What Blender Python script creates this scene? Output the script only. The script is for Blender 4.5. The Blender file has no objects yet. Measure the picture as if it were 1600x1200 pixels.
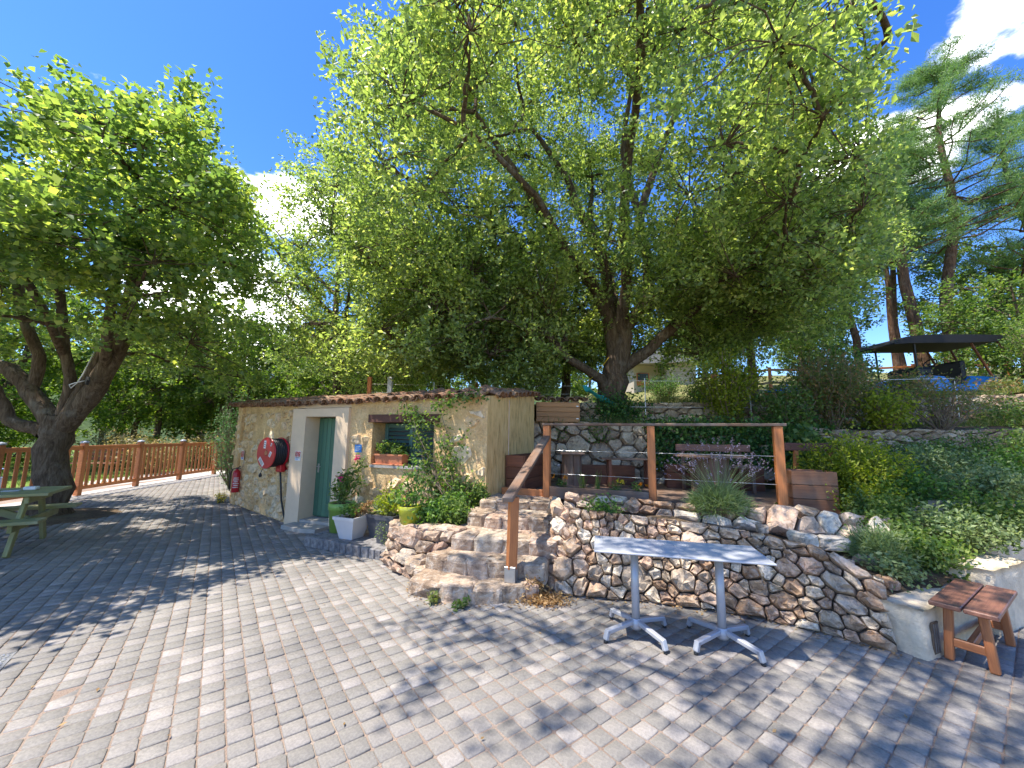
import bpy, math, random
import numpy as np
from mathutils import Vector, Matrix, Euler

rng = np.random.default_rng(7)
random.seed(7)
scene = bpy.context.scene
col = scene.collection
R = math.radians

# ------------------------------------------------------------------ camera
CAM_H, PITCH, ROLL, FPX = 1.6, R(7.6), R(0.8), 612.0
cam_data = bpy.data.cameras.new('camera')
cam_data.sensor_width = 36.0
cam_data.lens = FPX / 1600.0 * 36.0
cam_data.clip_start = 0.05
cam_data.clip_end = 2000.0
cam = bpy.data.objects.new('camera', cam_data)
col.objects.link(cam)
_r0 = Vector((1, 0, 0)); _u0 = Vector((0, -math.sin(PITCH), math.cos(PITCH))); _f0 = Vector((0, math.cos(PITCH), math.sin(PITCH)))
_cr = _r0 * math.cos(ROLL) + _u0 * math.sin(ROLL)
_cu = -_r0 * math.sin(ROLL) + _u0 * math.cos(ROLL)
cam.matrix_world = Matrix(((_cr.x, _cu.x, -_f0.x, 0), (_cr.y, _cu.y, -_f0.y, 0), (_cr.z, _cu.z, -_f0.z, CAM_H), (0, 0, 0, 1)))
scene.camera = cam

# ------------------------------------------------------------------ sun, sky, exposure
SUN_TO = Vector((-0.40, -0.14, 1.0)).normalized()
SUN_EL = math.asin(SUN_TO.z)
SUN_AZ = math.atan2(SUN_TO.x, SUN_TO.y)
sun_data = bpy.data.lights.new('sun', 'SUN')
sun_data.energy = 2.1
sun_data.angle = R(0.53)
sun_data.color = (1.0, 0.94, 0.84)
sun = bpy.data.objects.new('sun', sun_data)
col.objects.link(sun)
sun.rotation_euler = SUN_TO.to_track_quat('Z', 'Y').to_euler()
sun.location = SUN_TO * 40

world = bpy.data.worlds.new('World')
scene.world = world
world.use_nodes = True
wn, wl = world.node_tree.nodes, world.node_tree.links
wn.clear()
w_out = wn.new('ShaderNodeOutputWorld')
w_bg = wn.new('ShaderNodeBackground'); w_bg.inputs[1].default_value = 0.15
w_sky = wn.new('ShaderNodeTexSky'); w_sky.sky_type = 'NISHITA'; w_sky.sun_disc = False
w_sky.sun_elevation = SUN_EL; w_sky.sun_rotation = SUN_AZ
w_sky.altitude = 500; w_sky.air_density = 1.0; w_sky.dust_density = 0.3; w_sky.ozone_density = 3.0
w_hs = wn.new('ShaderNodeHueSaturation'); w_hs.inputs['Hue'].default_value = 0.513; w_hs.inputs['Saturation'].default_value = 1.3; w_hs.inputs['Value'].default_value = 0.52
wl.new(w_sky.outputs[0], w_hs.inputs['Color'])
# a few fair-weather clouds over the whole sky
w_tc = wn.new('ShaderNodeTexCoord')
w_map = wn.new('ShaderNodeMapping'); w_map.inputs['Scale'].default_value = (1, 1, 1.7); w_map.inputs['Location'].default_value = (2.42, 11.7, 4.06)
wl.new(w_tc.outputs['Generated'], w_map.inputs[0])
w_noise = wn.new('ShaderNodeTexNoise'); w_noise.inputs['Scale'].default_value = 2.6; w_noise.inputs['Detail'].default_value = 9; w_noise.inputs['Roughness'].default_value = 0.56
wl.new(w_map.outputs[0], w_noise.inputs[0])
def w_math(op, a, b=None, clamp=False):
    n = wn.new('ShaderNodeMath'); n.operation = op; n.use_clamp = clamp
    for i, v in enumerate((a, b)):
        if v is None: continue
        if isinstance(v, (int, float)): n.inputs[i].default_value = v
        else: wl.new(v, n.inputs[i])
    return n.outputs[0]
def cloud_at(direction, inner, outer):
    d = wn.new('ShaderNodeVectorMath'); d.operation = 'DOT_PRODUCT'
    wl.new(w_tc.outputs['Generated'], d.inputs[0]); d.inputs[1].default_value = Vector(direction).normalized()
    m = wn.new('ShaderNodeMapRange'); m.interpolation_type = 'SMOOTHSTEP'
    m.inputs['From Min'].default_value = math.cos(outer); m.inputs['From Max'].default_value = math.cos(inner)
    wl.new(d.outputs['Value'], m.inputs['Value'])
    return m.outputs[0]
c1 = cloud_at((-0.50, 1.0, 0.57), R(2), R(10))
c2 = cloud_at((-1.27, 1.0, 0.66), R(1), R(6))
c3 = cloud_at((-0.72, 1.0, 0.36), R(3), R(12))
c4 = cloud_at((1.0, 1.0, 1.05), R(2), R(14))
csum = w_math('MAXIMUM', w_math('MAXIMUM', c1, w_math('MULTIPLY', c2, 0.8)), w_math('MAXIMUM', c3, w_math('MULTIPLY', c4, 0.6)))
cden = w_math('ADD', w_noise.outputs['Fac'], w_math('MULTIPLY', csum, 0.16))
w_cr = wn.new('ShaderNodeMapRange'); w_cr.interpolation_type = 'SMOOTHSTEP'
w_cr.inputs['From Min'].default_value = 0.606; w_cr.inputs['From Max'].default_value = 0.69
wl.new(cden, w_cr.inputs['Value'])
w_mix = wn.new('ShaderNodeMixRGB'); w_mix.inputs[2].default_value = (8.0, 8.0, 7.9, 1)
wl.new(w_cr.outputs[0], w_mix.inputs[0]); wl.new(w_hs.outputs[0], w_mix.inputs[1])
wl.new(w_mix.outputs[0], w_bg.inputs[0]); wl.new(w_bg.outputs[0], w_out.inputs[0])

vs = scene.view_settings
vs.view_transform = 'Standard'; vs.look = 'None'; vs.gamma = 1.0; vs.use_curve_mapping = False
vs.exposure = 2.15
scene.cycles.max_bounces = 8
scene.cycles.diffuse_bounces = 5
scene.cycles.glossy_bounces = 2
scene.cycles.transmission_bounces = 3
scene.cycles.caustics_reflective = False
scene.cycles.caustics_refractive = False

# ------------------------------------------------------------------ helpers: materials
def newmat(name):
    m = bpy.data.materials.new(name); m.use_nodes = True
    nt = m.node_tree; nt.nodes.clear()
    out = nt.nodes.new('ShaderNodeOutputMaterial')
    b = nt.nodes.new('ShaderNodeBsdfPrincipled')
    nt.links.new(b.outputs[0], out.inputs[0])
    return m, nt, b, out
def ramp(nt, fac, stops):
    r = nt.nodes.new('ShaderNodeValToRGB')
    els = r.color_ramp.elements
    while len(els) < len(stops): els.new(0.5)
    for e, (p, c) in zip(els, stops):
        e.position = p; e.color = (c[0], c[1], c[2], 1)
    nt.links.new(fac, r.inputs[0])
    return r.outputs[0]
def noise(nt, scale, detail=4, rough=0.55, coord='Object', stretch=None, dist=0.0):
    tc = nt.nodes.new('ShaderNodeTexCoord')
    src = tc.outputs[coord]
    if stretch:
        mp = nt.nodes.new('ShaderNodeMapping'); mp.inputs['Scale'].default_value = stretch
        nt.links.new(src, mp.inputs[0]); src = mp.outputs[0]
    n = nt.nodes.new('ShaderNodeTexNoise')
    n.inputs['Scale'].default_value = scale; n.inputs['Detail'].default_value = detail
    n.inputs['Roughness'].default_value = rough; n.inputs['Distortion'].default_value = dist
    nt.links.new(src, n.inputs[0])
    return n.outputs['Fac']
def mixc(nt, fac, a, b, mode='MIX'):
    n = nt.nodes.new('ShaderNodeMixRGB'); n.blend_type = mode
    for i, v in enumerate((fac, a, b)):
        if isinstance(v, (int, float)): n.inputs[i].default_value = v
        elif isinstance(v, tuple): n.inputs[i].default_value = (v[0], v[1], v[2], 1)
        else: nt.links.new(v, n.inputs[i])
    return n.outputs[0]
def mth(nt, op, a, b=None):
    n = nt.nodes.new('ShaderNodeMath'); n.operation = op
    for i, v in enumerate((a, b)):
        if v is None: continue
        if isinstance(v, (int, float)): n.inputs[i].default_value = v
        else: nt.links.new(v, n.inputs[i])
    return n.outputs[0]
def objrand(nt, island=False):
    o = nt.nodes.new('ShaderNodeObjectInfo').outputs['Random']
    if island:
        g = nt.nodes.new('ShaderNodeNewGeometry').outputs['Random Per Island']
        o = mth(nt, 'FRACT', mth(nt, 'ADD', o, g))
    return o
def bump(nt, b, h, strength=0.4, dist=0.02):
    n = nt.nodes.new('ShaderNodeBump'); n.inputs['Strength'].default_value = strength; n.inputs['Distance'].default_value = dist
    nt.links.new(h, n.inputs['Height']); nt.links.new(n.outputs[0], b.inputs['Normal'])

def mat_plain(name, c, rough=0.5, metal=0.0, var=0.12, scale=9.0, bmp=0.0):
    m, nt, b, o = newmat(name)
    n = noise(nt, scale, 5)
    dark = tuple(x * (1 - var) for x in c); lite = tuple(min(1, x * (1 + var)) for x in c)
    nt.links.new(ramp(nt, n, [(0.3, dark), (0.7, lite)]), b.inputs['Base Color'])
    b.inputs['Roughness'].default_value = rough; b.inputs['Metallic'].default_value = metal
    if bmp: bump(nt, b, noise(nt, scale * 6, 4), bmp, 0.01)
    return m
def mat_wood(name, c, c2, rough=0.6, weather=None):
    m, nt, b, o = newmat(name)
    g = noise(nt, 5.0, 6, 0.65, stretch=(0.6, 9, 9), dist=0.6)
    colr = ramp(nt, g, [(0.28, c2), (0.62, c)])
    rv = ramp(nt, objrand(nt), [(0, (0.72, 0.72, 0.72)), (1, (1.18, 1.14, 1.1))])
    colr = mixc(nt, 1.0, colr, rv, 'MULTIPLY')
    if weather:
        w = ramp(nt, noise(nt, 2.3, 4), [(0.42, (0, 0, 0)), (0.68, (1, 1, 1))])
        colr = mixc(nt, mth(nt, 'MULTIPLY', w, 0.75), colr, weather)
    nt.links.new(colr, b.inputs['Base Color'])
    b.inputs['Roughness'].default_value = rough
    bump(nt, b, g, 0.35, 0.006)
    return m
def mat_stone(name, stops, lichen=(0.5, 0.47, 0.42), lich=0.5, island=False, bmp=0.7):
    m, nt, b, o = newmat(name)
    base = ramp(nt, objrand(nt, island), stops)
    n1 = noise(nt, 13.0, 9, 0.72, coord='Object', dist=0.8)
    shade = ramp(nt, n1, [(0.30, (0.30, 0.26, 0.24)), (0.48, (0.95, 0.93, 0.9)), (0.72, (1.45, 1.4, 1.32))])
    c = mixc(nt, 1.0, base, shade, 'MULTIPLY')
    n2 = noise(nt, 11.0, 8, 0.75, dist=1.2)
    lm = ramp(nt, n2, [(0.50, (0, 0, 0)), (0.60, (1, 1, 1))])
    c = mixc(nt, mth(nt, 'MULTIPLY', lm, lich), c, lichen)
    nt.links.new(c, b.inputs['Base Color'])
    b.inputs['Roughness'].default_value = 0.92
    b.inputs['Specular IOR Level'].default_value = 0.2
    h = mth(nt, 'ADD', noise(nt, 14.0, 8, 0.7), mth(nt, 'MULTIPLY', noise(nt, 5.0, 3), 1.4))
    bump(nt, b, h, bmp, 0.03)
    return m
def mat_leaf(name, stops, trans=0.45, tint=(1.0, 1.15, 0.35), rough=0.5, spec=0.3):
    m, nt, b, o = newmat(name)
    g = nt.nodes.new('ShaderNodeNewGeometry').outputs['Random Per Island']
    c = ramp(nt, g, stops)
    big = ramp(nt, noise(nt, 0.9, 3), [(0.35, (0.78, 0.85, 0.8)), (0.65, (1.18, 1.12, 1.0))])
    c = mixc(nt, 1.0, c, big, 'MULTIPLY')
    nt.links.new(c, b.inputs['Base Color'])
    b.inputs['Roughness'].default_value = rough
    b.inputs['Specular IOR Level'].default_value = spec
    t = nt.nodes.new('ShaderNodeBsdfTranslucent')
    tc = mixc(nt, 1.0, c, (tint[0] * 2.0, tint[1] * 2.0, tint[2] * 2.0), 'MULTIPLY')
    nt.links.new(tc, t.inputs[0])
    mx = nt.nodes.new('ShaderNodeMixShader'); mx.inputs[0].default_value = trans
    nt.links.new(b.outputs[0], mx.inputs[1]); nt.links.new(t.outputs[0], mx.inputs[2])
    nt.links.new(mx.outputs[0], o.inputs[0])
    return m

M = {}
def mat_pavers():
    m, nt, b, o = newmat('paver_concrete')
    r = objrand(nt, True)
    base = ramp(nt, r, [(0.0, (0.220, 0.208, 0.190)), (0.3, (0.241, 0.227, 0.207)), (0.6, (0.260, 0.243, 0.221)), (0.84, (0.283, 0.263, 0.242)), (0.92, (0.328, 0.301, 0.278)), (1.0, (0.350, 0.323, 0.298))])
    n1 = noise(nt, 60, 5, 0.7)
    c = mixc(nt, 1.0, base, ramp(nt, n1, [(0.3, (0.74, 0.74, 0.74)), (0.7, (1.2, 1.19, 1.17))]), 'MULTIPLY')
    st = ramp(nt, noise(nt, 1.1, 6, 0.6, coord='Object'), [(0.4, (1.06, 1.04, 1.02)), (0.62, (0.80, 0.79, 0.80))])
    c = mixc(nt, 1.0, c, st, 'MULTIPLY')
    nt.links.new(c, b.inputs['Base Color'])
    b.inputs['Roughness'].default_value = 0.88; b.inputs['Specular IOR Level'].default_value = 0.25
    bump(nt, b, noise(nt, 90, 4, 0.7), 0.35, 0.004)
    return m
M['paver'] = mat_pavers()
def mat_ground(name, stops, scale=3.0, bmp=0.5, fine=40):
    m, nt, b, o = newmat(name)
    n = noise(nt, scale, 8, 0.62)
    c = ramp(nt, n, stops)
    f = ramp(nt, noise(nt, fine, 4, 0.7), [(0.3, (0.65, 0.65, 0.65)), (0.7, (1.3, 1.3, 1.3))])
    nt.links.new(mixc(nt, 1.0, c, f, 'MULTIPLY'), b.inputs['Base Color'])
    b.inputs['Roughness'].default_value = 0.95; b.inputs['Specular IOR Level'].default_value = 0.15
    bump(nt, b, noise(nt, fine, 5, 0.7), bmp, 0.02)
    return m
M['joint'] = mat_ground('joint_sand', [(0.3, (0.21, 0.15, 0.115)), (0.55, (0.32, 0.245, 0.195)), (0.75, (0.40, 0.34, 0.275))], 1.6, 0.5, 120)
M['soil'] = mat_ground('soil', [(0.3, (0.07, 0.048, 0.03)), (0.6, (0.17, 0.12, 0.075)), (0.8, (0.13, 0.13, 0.05))], 3.0, 0.9, 35)
M['terrace_grass'] = mat_ground('terrace_grass', [(0.3, (0.09, 0.11, 0.03)), (0.5, (0.17, 0.17, 0.06)), (0.75, (0.30, 0.24, 0.13))], 1.2, 0.8, 25)
M['lawn'] = mat_ground('lawn_green', [(0.3, (0.10, 0.17, 0.03)), (0.6, (0.17, 0.25, 0.05)), (0.8, (0.28, 0.27, 0.10))], 0.9, 0.6, 30)
M['hill_green'] = mat_ground('hill_green', [(0.3, (0.025, 0.045, 0.014)), (0.6, (0.06, 0.09, 0.026)), (0.8, (0.10, 0.12, 0.04))], 0.5, 1.0, 3)
M['gravel'] = mat_ground('pale_gravel', [(0.3, (0.42, 0.37, 0.33)), (0.7, (0.58, 0.53, 0.48))], 1.5, 0.5, 60)
M['concrete'] = mat_ground('pale_concrete', [(0.3, (0.47, 0.43, 0.39)), (0.7, (0.60, 0.56, 0.51))], 2.0, 0.3, 50)
M['plaster_stone'] = None
def mat_facade():
    m, nt, b, o = newmat('old_lime_plaster')
    n = noise(nt, 2.6, 8, 0.62)
    c = ramp(nt, n, [(0.28, (0.50, 0.31, 0.135)), (0.47, (0.69, 0.46, 0.225)), (0.6, (0.78, 0.55, 0.285)), (0.76, (0.66, 0.46, 0.24))])
    pink = ramp(nt, noise(nt, 5.0, 5), [(0.58, (0, 0, 0)), (0.72, (1, 1, 1))])
    c = mixc(nt, mth(nt, 'MULTIPLY', pink, 0.45), c, (0.46, 0.27, 0.18))
    f = ramp(nt, noise(nt, 28, 6, 0.7), [(0.3, (0.78, 0.76, 0.73)), (0.55, (1.05, 1.05, 1.05))])
    c = mixc(nt, 1.0, c, f, 'MULTIPLY')
    nt.links.new(c, b.inputs['Base Color']); b.inputs['Roughness'].default_value = 0.95; b.inputs['Specular IOR Level'].default_value = 0.15
    h = mth(nt, 'ADD', noise(nt, 6, 6, 0.6), mth(nt, 'MULTIPLY', noise(nt, 30, 5, 0.7), 0.4))
    bump(nt, b, h, 0.8, 0.06)
    return m
M['facade'] = mat_facade()
def mat_streak():
    m, nt, b, o = newmat('ochre_roughcast')
    n = noise(nt, 7, 7, 0.65, stretch=(2.6, 2.6, 0.55), dist=0.4)
    c = ramp(nt, n, [(0.3, (0.42, 0.25, 0.095)), (0.5, (0.74, 0.48, 0.20)), (0.7, (0.80, 0.56, 0.26))])
    nt.links.new(c, b.inputs['Base Color']); b.inputs['Roughness'].default_value = 0.95; b.inputs['Specular IOR Level'].default_value = 0.15
    bump(nt, b, n, 0.9, 0.03)
    return m
M['streak'] = mat_streak()
M['cream'] = mat_plain('cream_render', (0.72, 0.54, 0.365), 0.9, 0, 0.06, 5, 0.25)
M['whitewash'] = mat_plain('rough_white_render', (0.66, 0.55, 0.40), 0.92, 0, 0.22, 7, 1.0)
M['wall_stone'] = mat_stone('dry_stone', [(0, (0.37, 0.225, 0.14)), (0.22, (0.49, 0.345, 0.235)), (0.42, (0.45, 0.37, 0.285)), (0.62, (0.59, 0.41, 0.30)), (0.8, (0.63, 0.53, 0.41)), (1, (0.77, 0.69, 0.57))], lich=0.55, lichen=(0.64, 0.55, 0.44), bmp=1.0)
M['step_stone'] = mat_stone('step_stone', [(0, (0.31, 0.225, 0.16)), (0.3, (0.39, 0.30, 0.22)), (0.6, (0.39, 0.26, 0.19)), (1, (0.48, 0.40, 0.31))], lich=0.65, lichen=(0.55, 0.49, 0.41), bmp=1.0)
M['back_stone'] = mat_stone('back_wall_stone', [(0, (0.27, 0.19, 0.12)), (0.4, (0.41, 0.30, 0.20)), (0.75, (0.50, 0.39, 0.265)), (1, (0.60, 0.48, 0.34))], lich=0.3)
M['house_stone'] = mat_stone('house_stone', [(0, (0.62, 0.42, 0.22)), (0.4, (0.74, 0.55, 0.33)), (0.7, (0.68, 0.52, 0.34)), (1, (0.80, 0.66, 0.46))], lich=0.5, lichen=(0.76, 0.62, 0.43), bmp=0.5)
M['core'] = mat_ground('wall_core', [(0.3, (0.09, 0.066, 0.048)), (0.7, (0.21, 0.155, 0.11))], 6, 0.8, 30)
M['tile'] = mat_stone('canal_tile', [(0, (0.20, 0.105, 0.065)), (0.3, (0.30, 0.16, 0.095)), (0.6, (0.24, 0.15, 0.105)), (0.85, (0.38, 0.23, 0.14)), (1, (0.42, 0.31, 0.21))], lichen=(0.12, 0.10, 0.08), lich=0.75, bmp=0.4)
M['fence_wood'] = mat_wood('fence_wood', (0.56, 0.215, 0.075), (0.36, 0.12, 0.042), 0.55)
M['deck_wood'] = mat_wood('deck_post_wood', (0.55, 0.205, 0.065), (0.36, 0.115, 0.036), 0.6)
M['dark_wood'] = mat_wood('weathered_deck_wood', (0.20, 0.115, 0.07), (0.11, 0.062, 0.04), 0.75, weather=(0.20, 0.165, 0.14))
M['red_wood'] = mat_wood('red_brown_wood', (0.21, 0.075, 0.035), (0.11, 0.04, 0.022), 0.6)
M['bench_wood'] = mat_wood('bench_wood', (0.25, 0.115, 0.075), (0.13, 0.056, 0.04), 0.5)
M['bench_leg'] = mat_wood('bench_leg_wood', (0.42, 0.16, 0.06), (0.27, 0.092, 0.036), 0.5)
M['planter_wood'] = mat_wood('planter_wood', (0.34, 0.15, 0.07), (0.20, 0.08, 0.04), 0.65, weather=(0.30, 0.20, 0.14))
M['cabinet_wood'] = mat_wood('cabinet_wood', (0.42, 0.20, 0.06), (0.30, 0.13, 0.04), 0.5)
M['picnic_wood'] = mat_wood('green_picnic_wood', (0.33, 0.33, 0.12), (0.22, 0.215, 0.08), 0.7, weather=(0.36, 0.33, 0.20))
M['beam'] = mat_wood('beam_wood', (0.17, 0.07, 0.045), (0.10, 0.04, 0.028), 0.75)
M['table_metal'] = mat_plain('light_grey_metal', (0.42, 0.43, 0.46), 0.35, 0.2, 0.04, 14)
M['table_top'] = mat_plain('grey_laminate', (0.50, 0.51, 0.54), 0.3, 0, 0.06, 8)
M['steel'] = mat_plain('galvanised_steel', (0.5, 0.5, 0.5), 0.35, 0.8, 0.1, 20)
M['black'] = mat_plain('black_rubber', (0.018, 0.018, 0.02), 0.55, 0, 0.2, 20)
M['black_fabric'] = mat_plain('black_canopy', (0.012, 0.012, 0.014), 0.8, 0, 0.15, 20)
M['red'] = mat_plain('red_paint', (0.50, 0.012, 0.022), 0.32, 0, 0.08, 6)
M['white'] = mat_plain('white_paint', (0.78, 0.76, 0.74), 0.45, 0, 0.04, 8)
M['door_green'] = mat_wood('green_door_paint', (0.085, 0.21, 0.135), (0.065, 0.17, 0.11), 0.5)
M['shutter'] = mat_wood('teal_shutter_paint', (0.075, 0.16, 0.14), (0.055, 0.125, 0.115), 0.55)
M['blue'] = mat_plain('blue_paint', (0.01, 0.19, 0.62), 0.3, 0, 0.06, 6)
M['sign_blue'] = mat_plain('blue_sign', (0.012, 0.19, 0.55), 0.4, 0, 0.04, 6)
M['pale_blue'] = mat_plain('pale_blue_plastic', (0.28, 0.40, 0.62), 0.45, 0, 0.05, 6)
M['orange'] = mat_plain('orange_plastic', (0.62, 0.26, 0.05), 0.4, 0, 0.1, 6)
M['terracotta'] = mat_plain('terracotta', (0.52, 0.19, 0.09), 0.8, 0, 0.12, 8, 0.2)
M['lime_pot'] = mat_plain('leaf_green_pot', (0.23, 0.38, 0.075), 0.4, 0, 0.06, 4)
M['olive_pot'] = mat_plain('olive_glazed_pot', (0.34, 0.36, 0.03), 0.2, 0, 0.1, 4)
M['white_pot'] = mat_plain('white_plastic_pot', (0.62, 0.59, 0.58), 0.45, 0, 0.05, 4)
M['grey_pot'] = mat_plain('charcoal_pot', (0.075, 0.078, 0.09), 0.5, 0, 0.08, 4)
M['turquoise'] = mat_plain('turquoise_cloth', (0.03, 0.36, 0.36), 0.8, 0, 0.12, 6)
M['iron'] = mat_plain('cast_iron', (0.16, 0.155, 0.15), 0.6, 0.4, 0.2, 20, 0.3)
M['slate'] = mat_stone('kerb_stone', [(0, (0.15, 0.15, 0.16)), (0.5, (0.20, 0.195, 0.20)), (1, (0.27, 0.26, 0.26))], lich=0.3, lichen=(0.34, 0.33, 0.32), bmp=0.35)
M['slab'] = mat_plain('stone_slab', (0.38, 0.35, 0.31), 0.9, 0, 0.15, 6, 0.4)
M['cabin'] = mat_plain('cabin_boards', (0.50, 0.44, 0.36), 0.8, 0, 0.06, 4)
M['cabin_roof'] = mat_plain('cabin_roof', (0.34, 0.32, 0.30), 0.8, 0, 0.1, 4)
M['glass'] = mat_plain('dark_glass', (0.05, 0.06, 0.07), 0.08, 0, 0.05, 4)
M['tread'] = mat_plain('steel_tread', (0.30, 0.30, 0.31), 0.5, 0.5, 0.15, 30, 0.2)
M['cable'] = mat_plain('pale_cable', (0.62, 0.60, 0.57), 0.5, 0, 0.05, 4)
def mat_bark(name, c1, c2, c3, scale=1.0):
    m, nt, b, o = newmat(name)
    n = noise(nt, 7 * scale, 8, 0.68, stretch=(2.4, 2.4, 0.5), dist=0.8)
    c = ramp(nt, n, [(0.3, c1), (0.52, c2), (0.75, c3)])
    l = ramp(nt, noise(nt, 3.0, 5), [(0.56, (0, 0, 0)), (0.7, (1, 1, 1))])
    c = mixc(nt, mth(nt, 'MULTIPLY', l, 0.35), c, (0.30, 0.29, 0.25))
    nt.links.new(c, b.inputs['Base Color']); b.inputs['Roughness'].default_value = 0.95; b.inputs['Specular IOR Level'].default_value = 0.15
    bump(nt, b, n, 1.0, 0.05)
    return m
M['bark_oak'] = mat_bark('oak_bark', (0.045, 0.03, 0.02), (0.135, 0.095, 0.066), (0.25, 0.20, 0.15))
M['bark_lime'] = mat_bark('lime_bark', (0.045, 0.03, 0.02), (0.14, 0.10, 0.068), (0.26, 0.205, 0.15))
M['bark_pine'] = mat_bark('pine_bark', (0.05, 0.032, 0.024), (0.15, 0.085, 0.055), (0.27, 0.15, 0.09))
M['twig'] = mat_plain('dry_twig', (0.22, 0.16, 0.11), 0.9, 0, 0.2, 10)
M['stem'] = mat_plain('green_stem', (0.12, 0.14, 0.05), 0.8, 0, 0.2, 10)
M['oak_leaf'] = mat_leaf('oak_leaf', [(0, (0.098, 0.139, 0.061)), (0.35, (0.189, 0.254, 0.098)), (0.75, (0.304, 0.374, 0.140)), (0.93, (0.413, 0.476, 0.183)), (1, (0.527, 0.508, 0.244))], 0.52, tint=(1.0, 1.04, 0.48), rough=0.38, spec=0.55)
M['lime_leaf'] = mat_leaf('lime_leaf', [(0, (0.104, 0.163, 0.068)), (0.5, (0.176, 0.253, 0.093)), (0.85, (0.298, 0.372, 0.120)), (1, (0.476, 0.492, 0.154))], 0.5, tint=(1.0, 1.05, 0.44), rough=0.36, spec=0.55)
M['wood_leaf'] = mat_leaf('woodland_leaf', [(0, (0.071, 0.119, 0.033)), (0.5, (0.131, 0.194, 0.044)), (0.85, (0.204, 0.275, 0.060)), (1, (0.325, 0.346, 0.101))], 0.4)
M['pine_needle'] = mat_leaf('pine_needle', [(0, (0.085, 0.144, 0.063)), (0.5, (0.144, 0.229, 0.091)), (1, (0.242, 0.325, 0.122))], 0.3, tint=(0.9, 1.1, 0.5))
M['yellow_leaf'] = mat_leaf('yellow_green_leaf', [(0, (0.128, 0.163, 0.019)), (0.5, (0.234, 0.272, 0.030)), (1, (0.381, 0.362, 0.046))], 0.42)
M['shrub_leaf'] = mat_leaf('shrub_leaf', [(0, (0.054, 0.113, 0.033)), (0.5, (0.101, 0.194, 0.052)), (1, (0.214, 0.310, 0.083))], 0.38)
M['ivy_leaf'] = mat_leaf('ivy_leaf', [(0, (0.035, 0.083, 0.029)), (0.6, (0.069, 0.150, 0.040)), (1, (0.186, 0.283, 0.065))], 0.25)
M['vine_leaf'] = mat_leaf('vine_leaf', [(0, (0.062, 0.115, 0.036)), (0.5, (0.115, 0.19, 0.052)), (1, (0.22, 0.27, 0.085))], 0.42, tint=(1.0, 1.05, 0.42))
M['grey_leaf'] = mat_leaf('grey_green_leaf', [(0, (0.120, 0.169, 0.080)), (0.5, (0.193, 0.258, 0.120)), (1, (0.305, 0.354, 0.193))], 0.3, tint=(1, 1.1, 0.6))
M['thuja_leaf'] = mat_leaf('cypress_leaf', [(0, (0.070, 0.154, 0.070)), (0.5, (0.126, 0.238, 0.105)), (1, (0.196, 0.308, 0.140))], 0.3, tint=(0.9, 1.1, 0.6))
M['rust_leaf'] = mat_leaf('russet_leaf', [(0, (0.11, 0.15, 0.05)), (0.6, (0.19, 0.23, 0.08)), (0.8, (0.28, 0.22, 0.10)), (0.9, (0.36, 0.20, 0.11)), (1, (0.44, 0.22, 0.13))], 0.4, tint=(1, 0.95, 0.5))
M['dry_leaf'] = mat_leaf('dry_leaf', [(0, (0.22, 0.13, 0.06)), (0.6, (0.36, 0.23, 0.11)), (1, (0.46, 0.33, 0.17))], 0.25, tint=(1, 0.8, 0.5))
M['pale_bloom'] = mat_leaf('pale_bloom_leaf', [(0, (0.09, 0.10, 0.03)), (0.4, (0.17, 0.16, 0.06)), (0.7, (0.36, 0.27, 0.15)), (1, (0.48, 0.38, 0.24))], 0.3, tint=(1, 1, 0.6))
M['lavender'] = mat_leaf('lavender_bloom', [(0, (0.20, 0.165, 0.25)), (1, (0.40, 0.34, 0.43))], 0.3, tint=(1, 0.9, 1))
M['pink'] = mat_leaf('pink_petal', [(0, (0.60, 0.05, 0.20)), (1, (0.75, 0.13, 0.33))], 0.3, tint=(1, 0.7, 0.8))
M['orange_petal'] = mat_leaf('orange_petal', [(0, (0.70, 0.22, 0.01)), (1, (0.80, 0.38, 0.02))], 0.3, tint=(1, 0.8, 0.4))
M['yellow_petal'] = mat_leaf('yellow_petal', [(0, (0.65, 0.50, 0.02)), (1, (0.8, 0.66, 0.06))], 0.3, tint=(1, 0.9, 0.4))
M['grass_blade'] = mat_leaf('grass_blade', [(0, (0.08, 0.12, 0.025)), (0.5, (0.15, 0.18, 0.05)), (1, (0.33, 0.28, 0.13))], 0.35)

# ------------------------------------------------------------------ helpers: geometry
KNOWN = {}
def tag(o, label=None, cat=None, group=None, kind=None):
    if label: o['label'] = label
    if cat: o['category'] = cat
    if group: o['group'] = group
    if kind: o['kind'] = kind
    return o
def empty(name, loc, label=None, cat=None, group=None, kind=None):
    o = bpy.data.objects.new(name, None); col.objects.link(o)
    o.location = loc; o.empty_display_size = 0.1
    KNOWN[o.name] = Vector(loc)
    return tag(o, label, cat, group, kind)
def origin_of(parent):
    v = Vector((0, 0, 0))
    while parent is not None:
        v = v + KNOWN.get(parent.name, Vector(parent.location)); parent = parent.parent
    return v
def link(name, mesh, parent=None, loc=None, rot=None, scale=None):
    """link a mesh object; loc/rot are world values; parents are never rotated"""
    o = bpy.data.objects.new(name, mesh); col.objects.link(o)
    if parent is not None: o.parent = parent
    base = origin_of(parent) if parent is not None else Vector((0, 0, 0))
    l = Vector(loc) - base if loc is not None else -base
    o.location = l
    KNOWN[o.name] = l
    if rot is not None: o.rotation_euler = rot
    if scale is not None: o.scale = scale if not isinstance(scale, (int, float)) else (scale,) * 3
    return o
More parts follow.
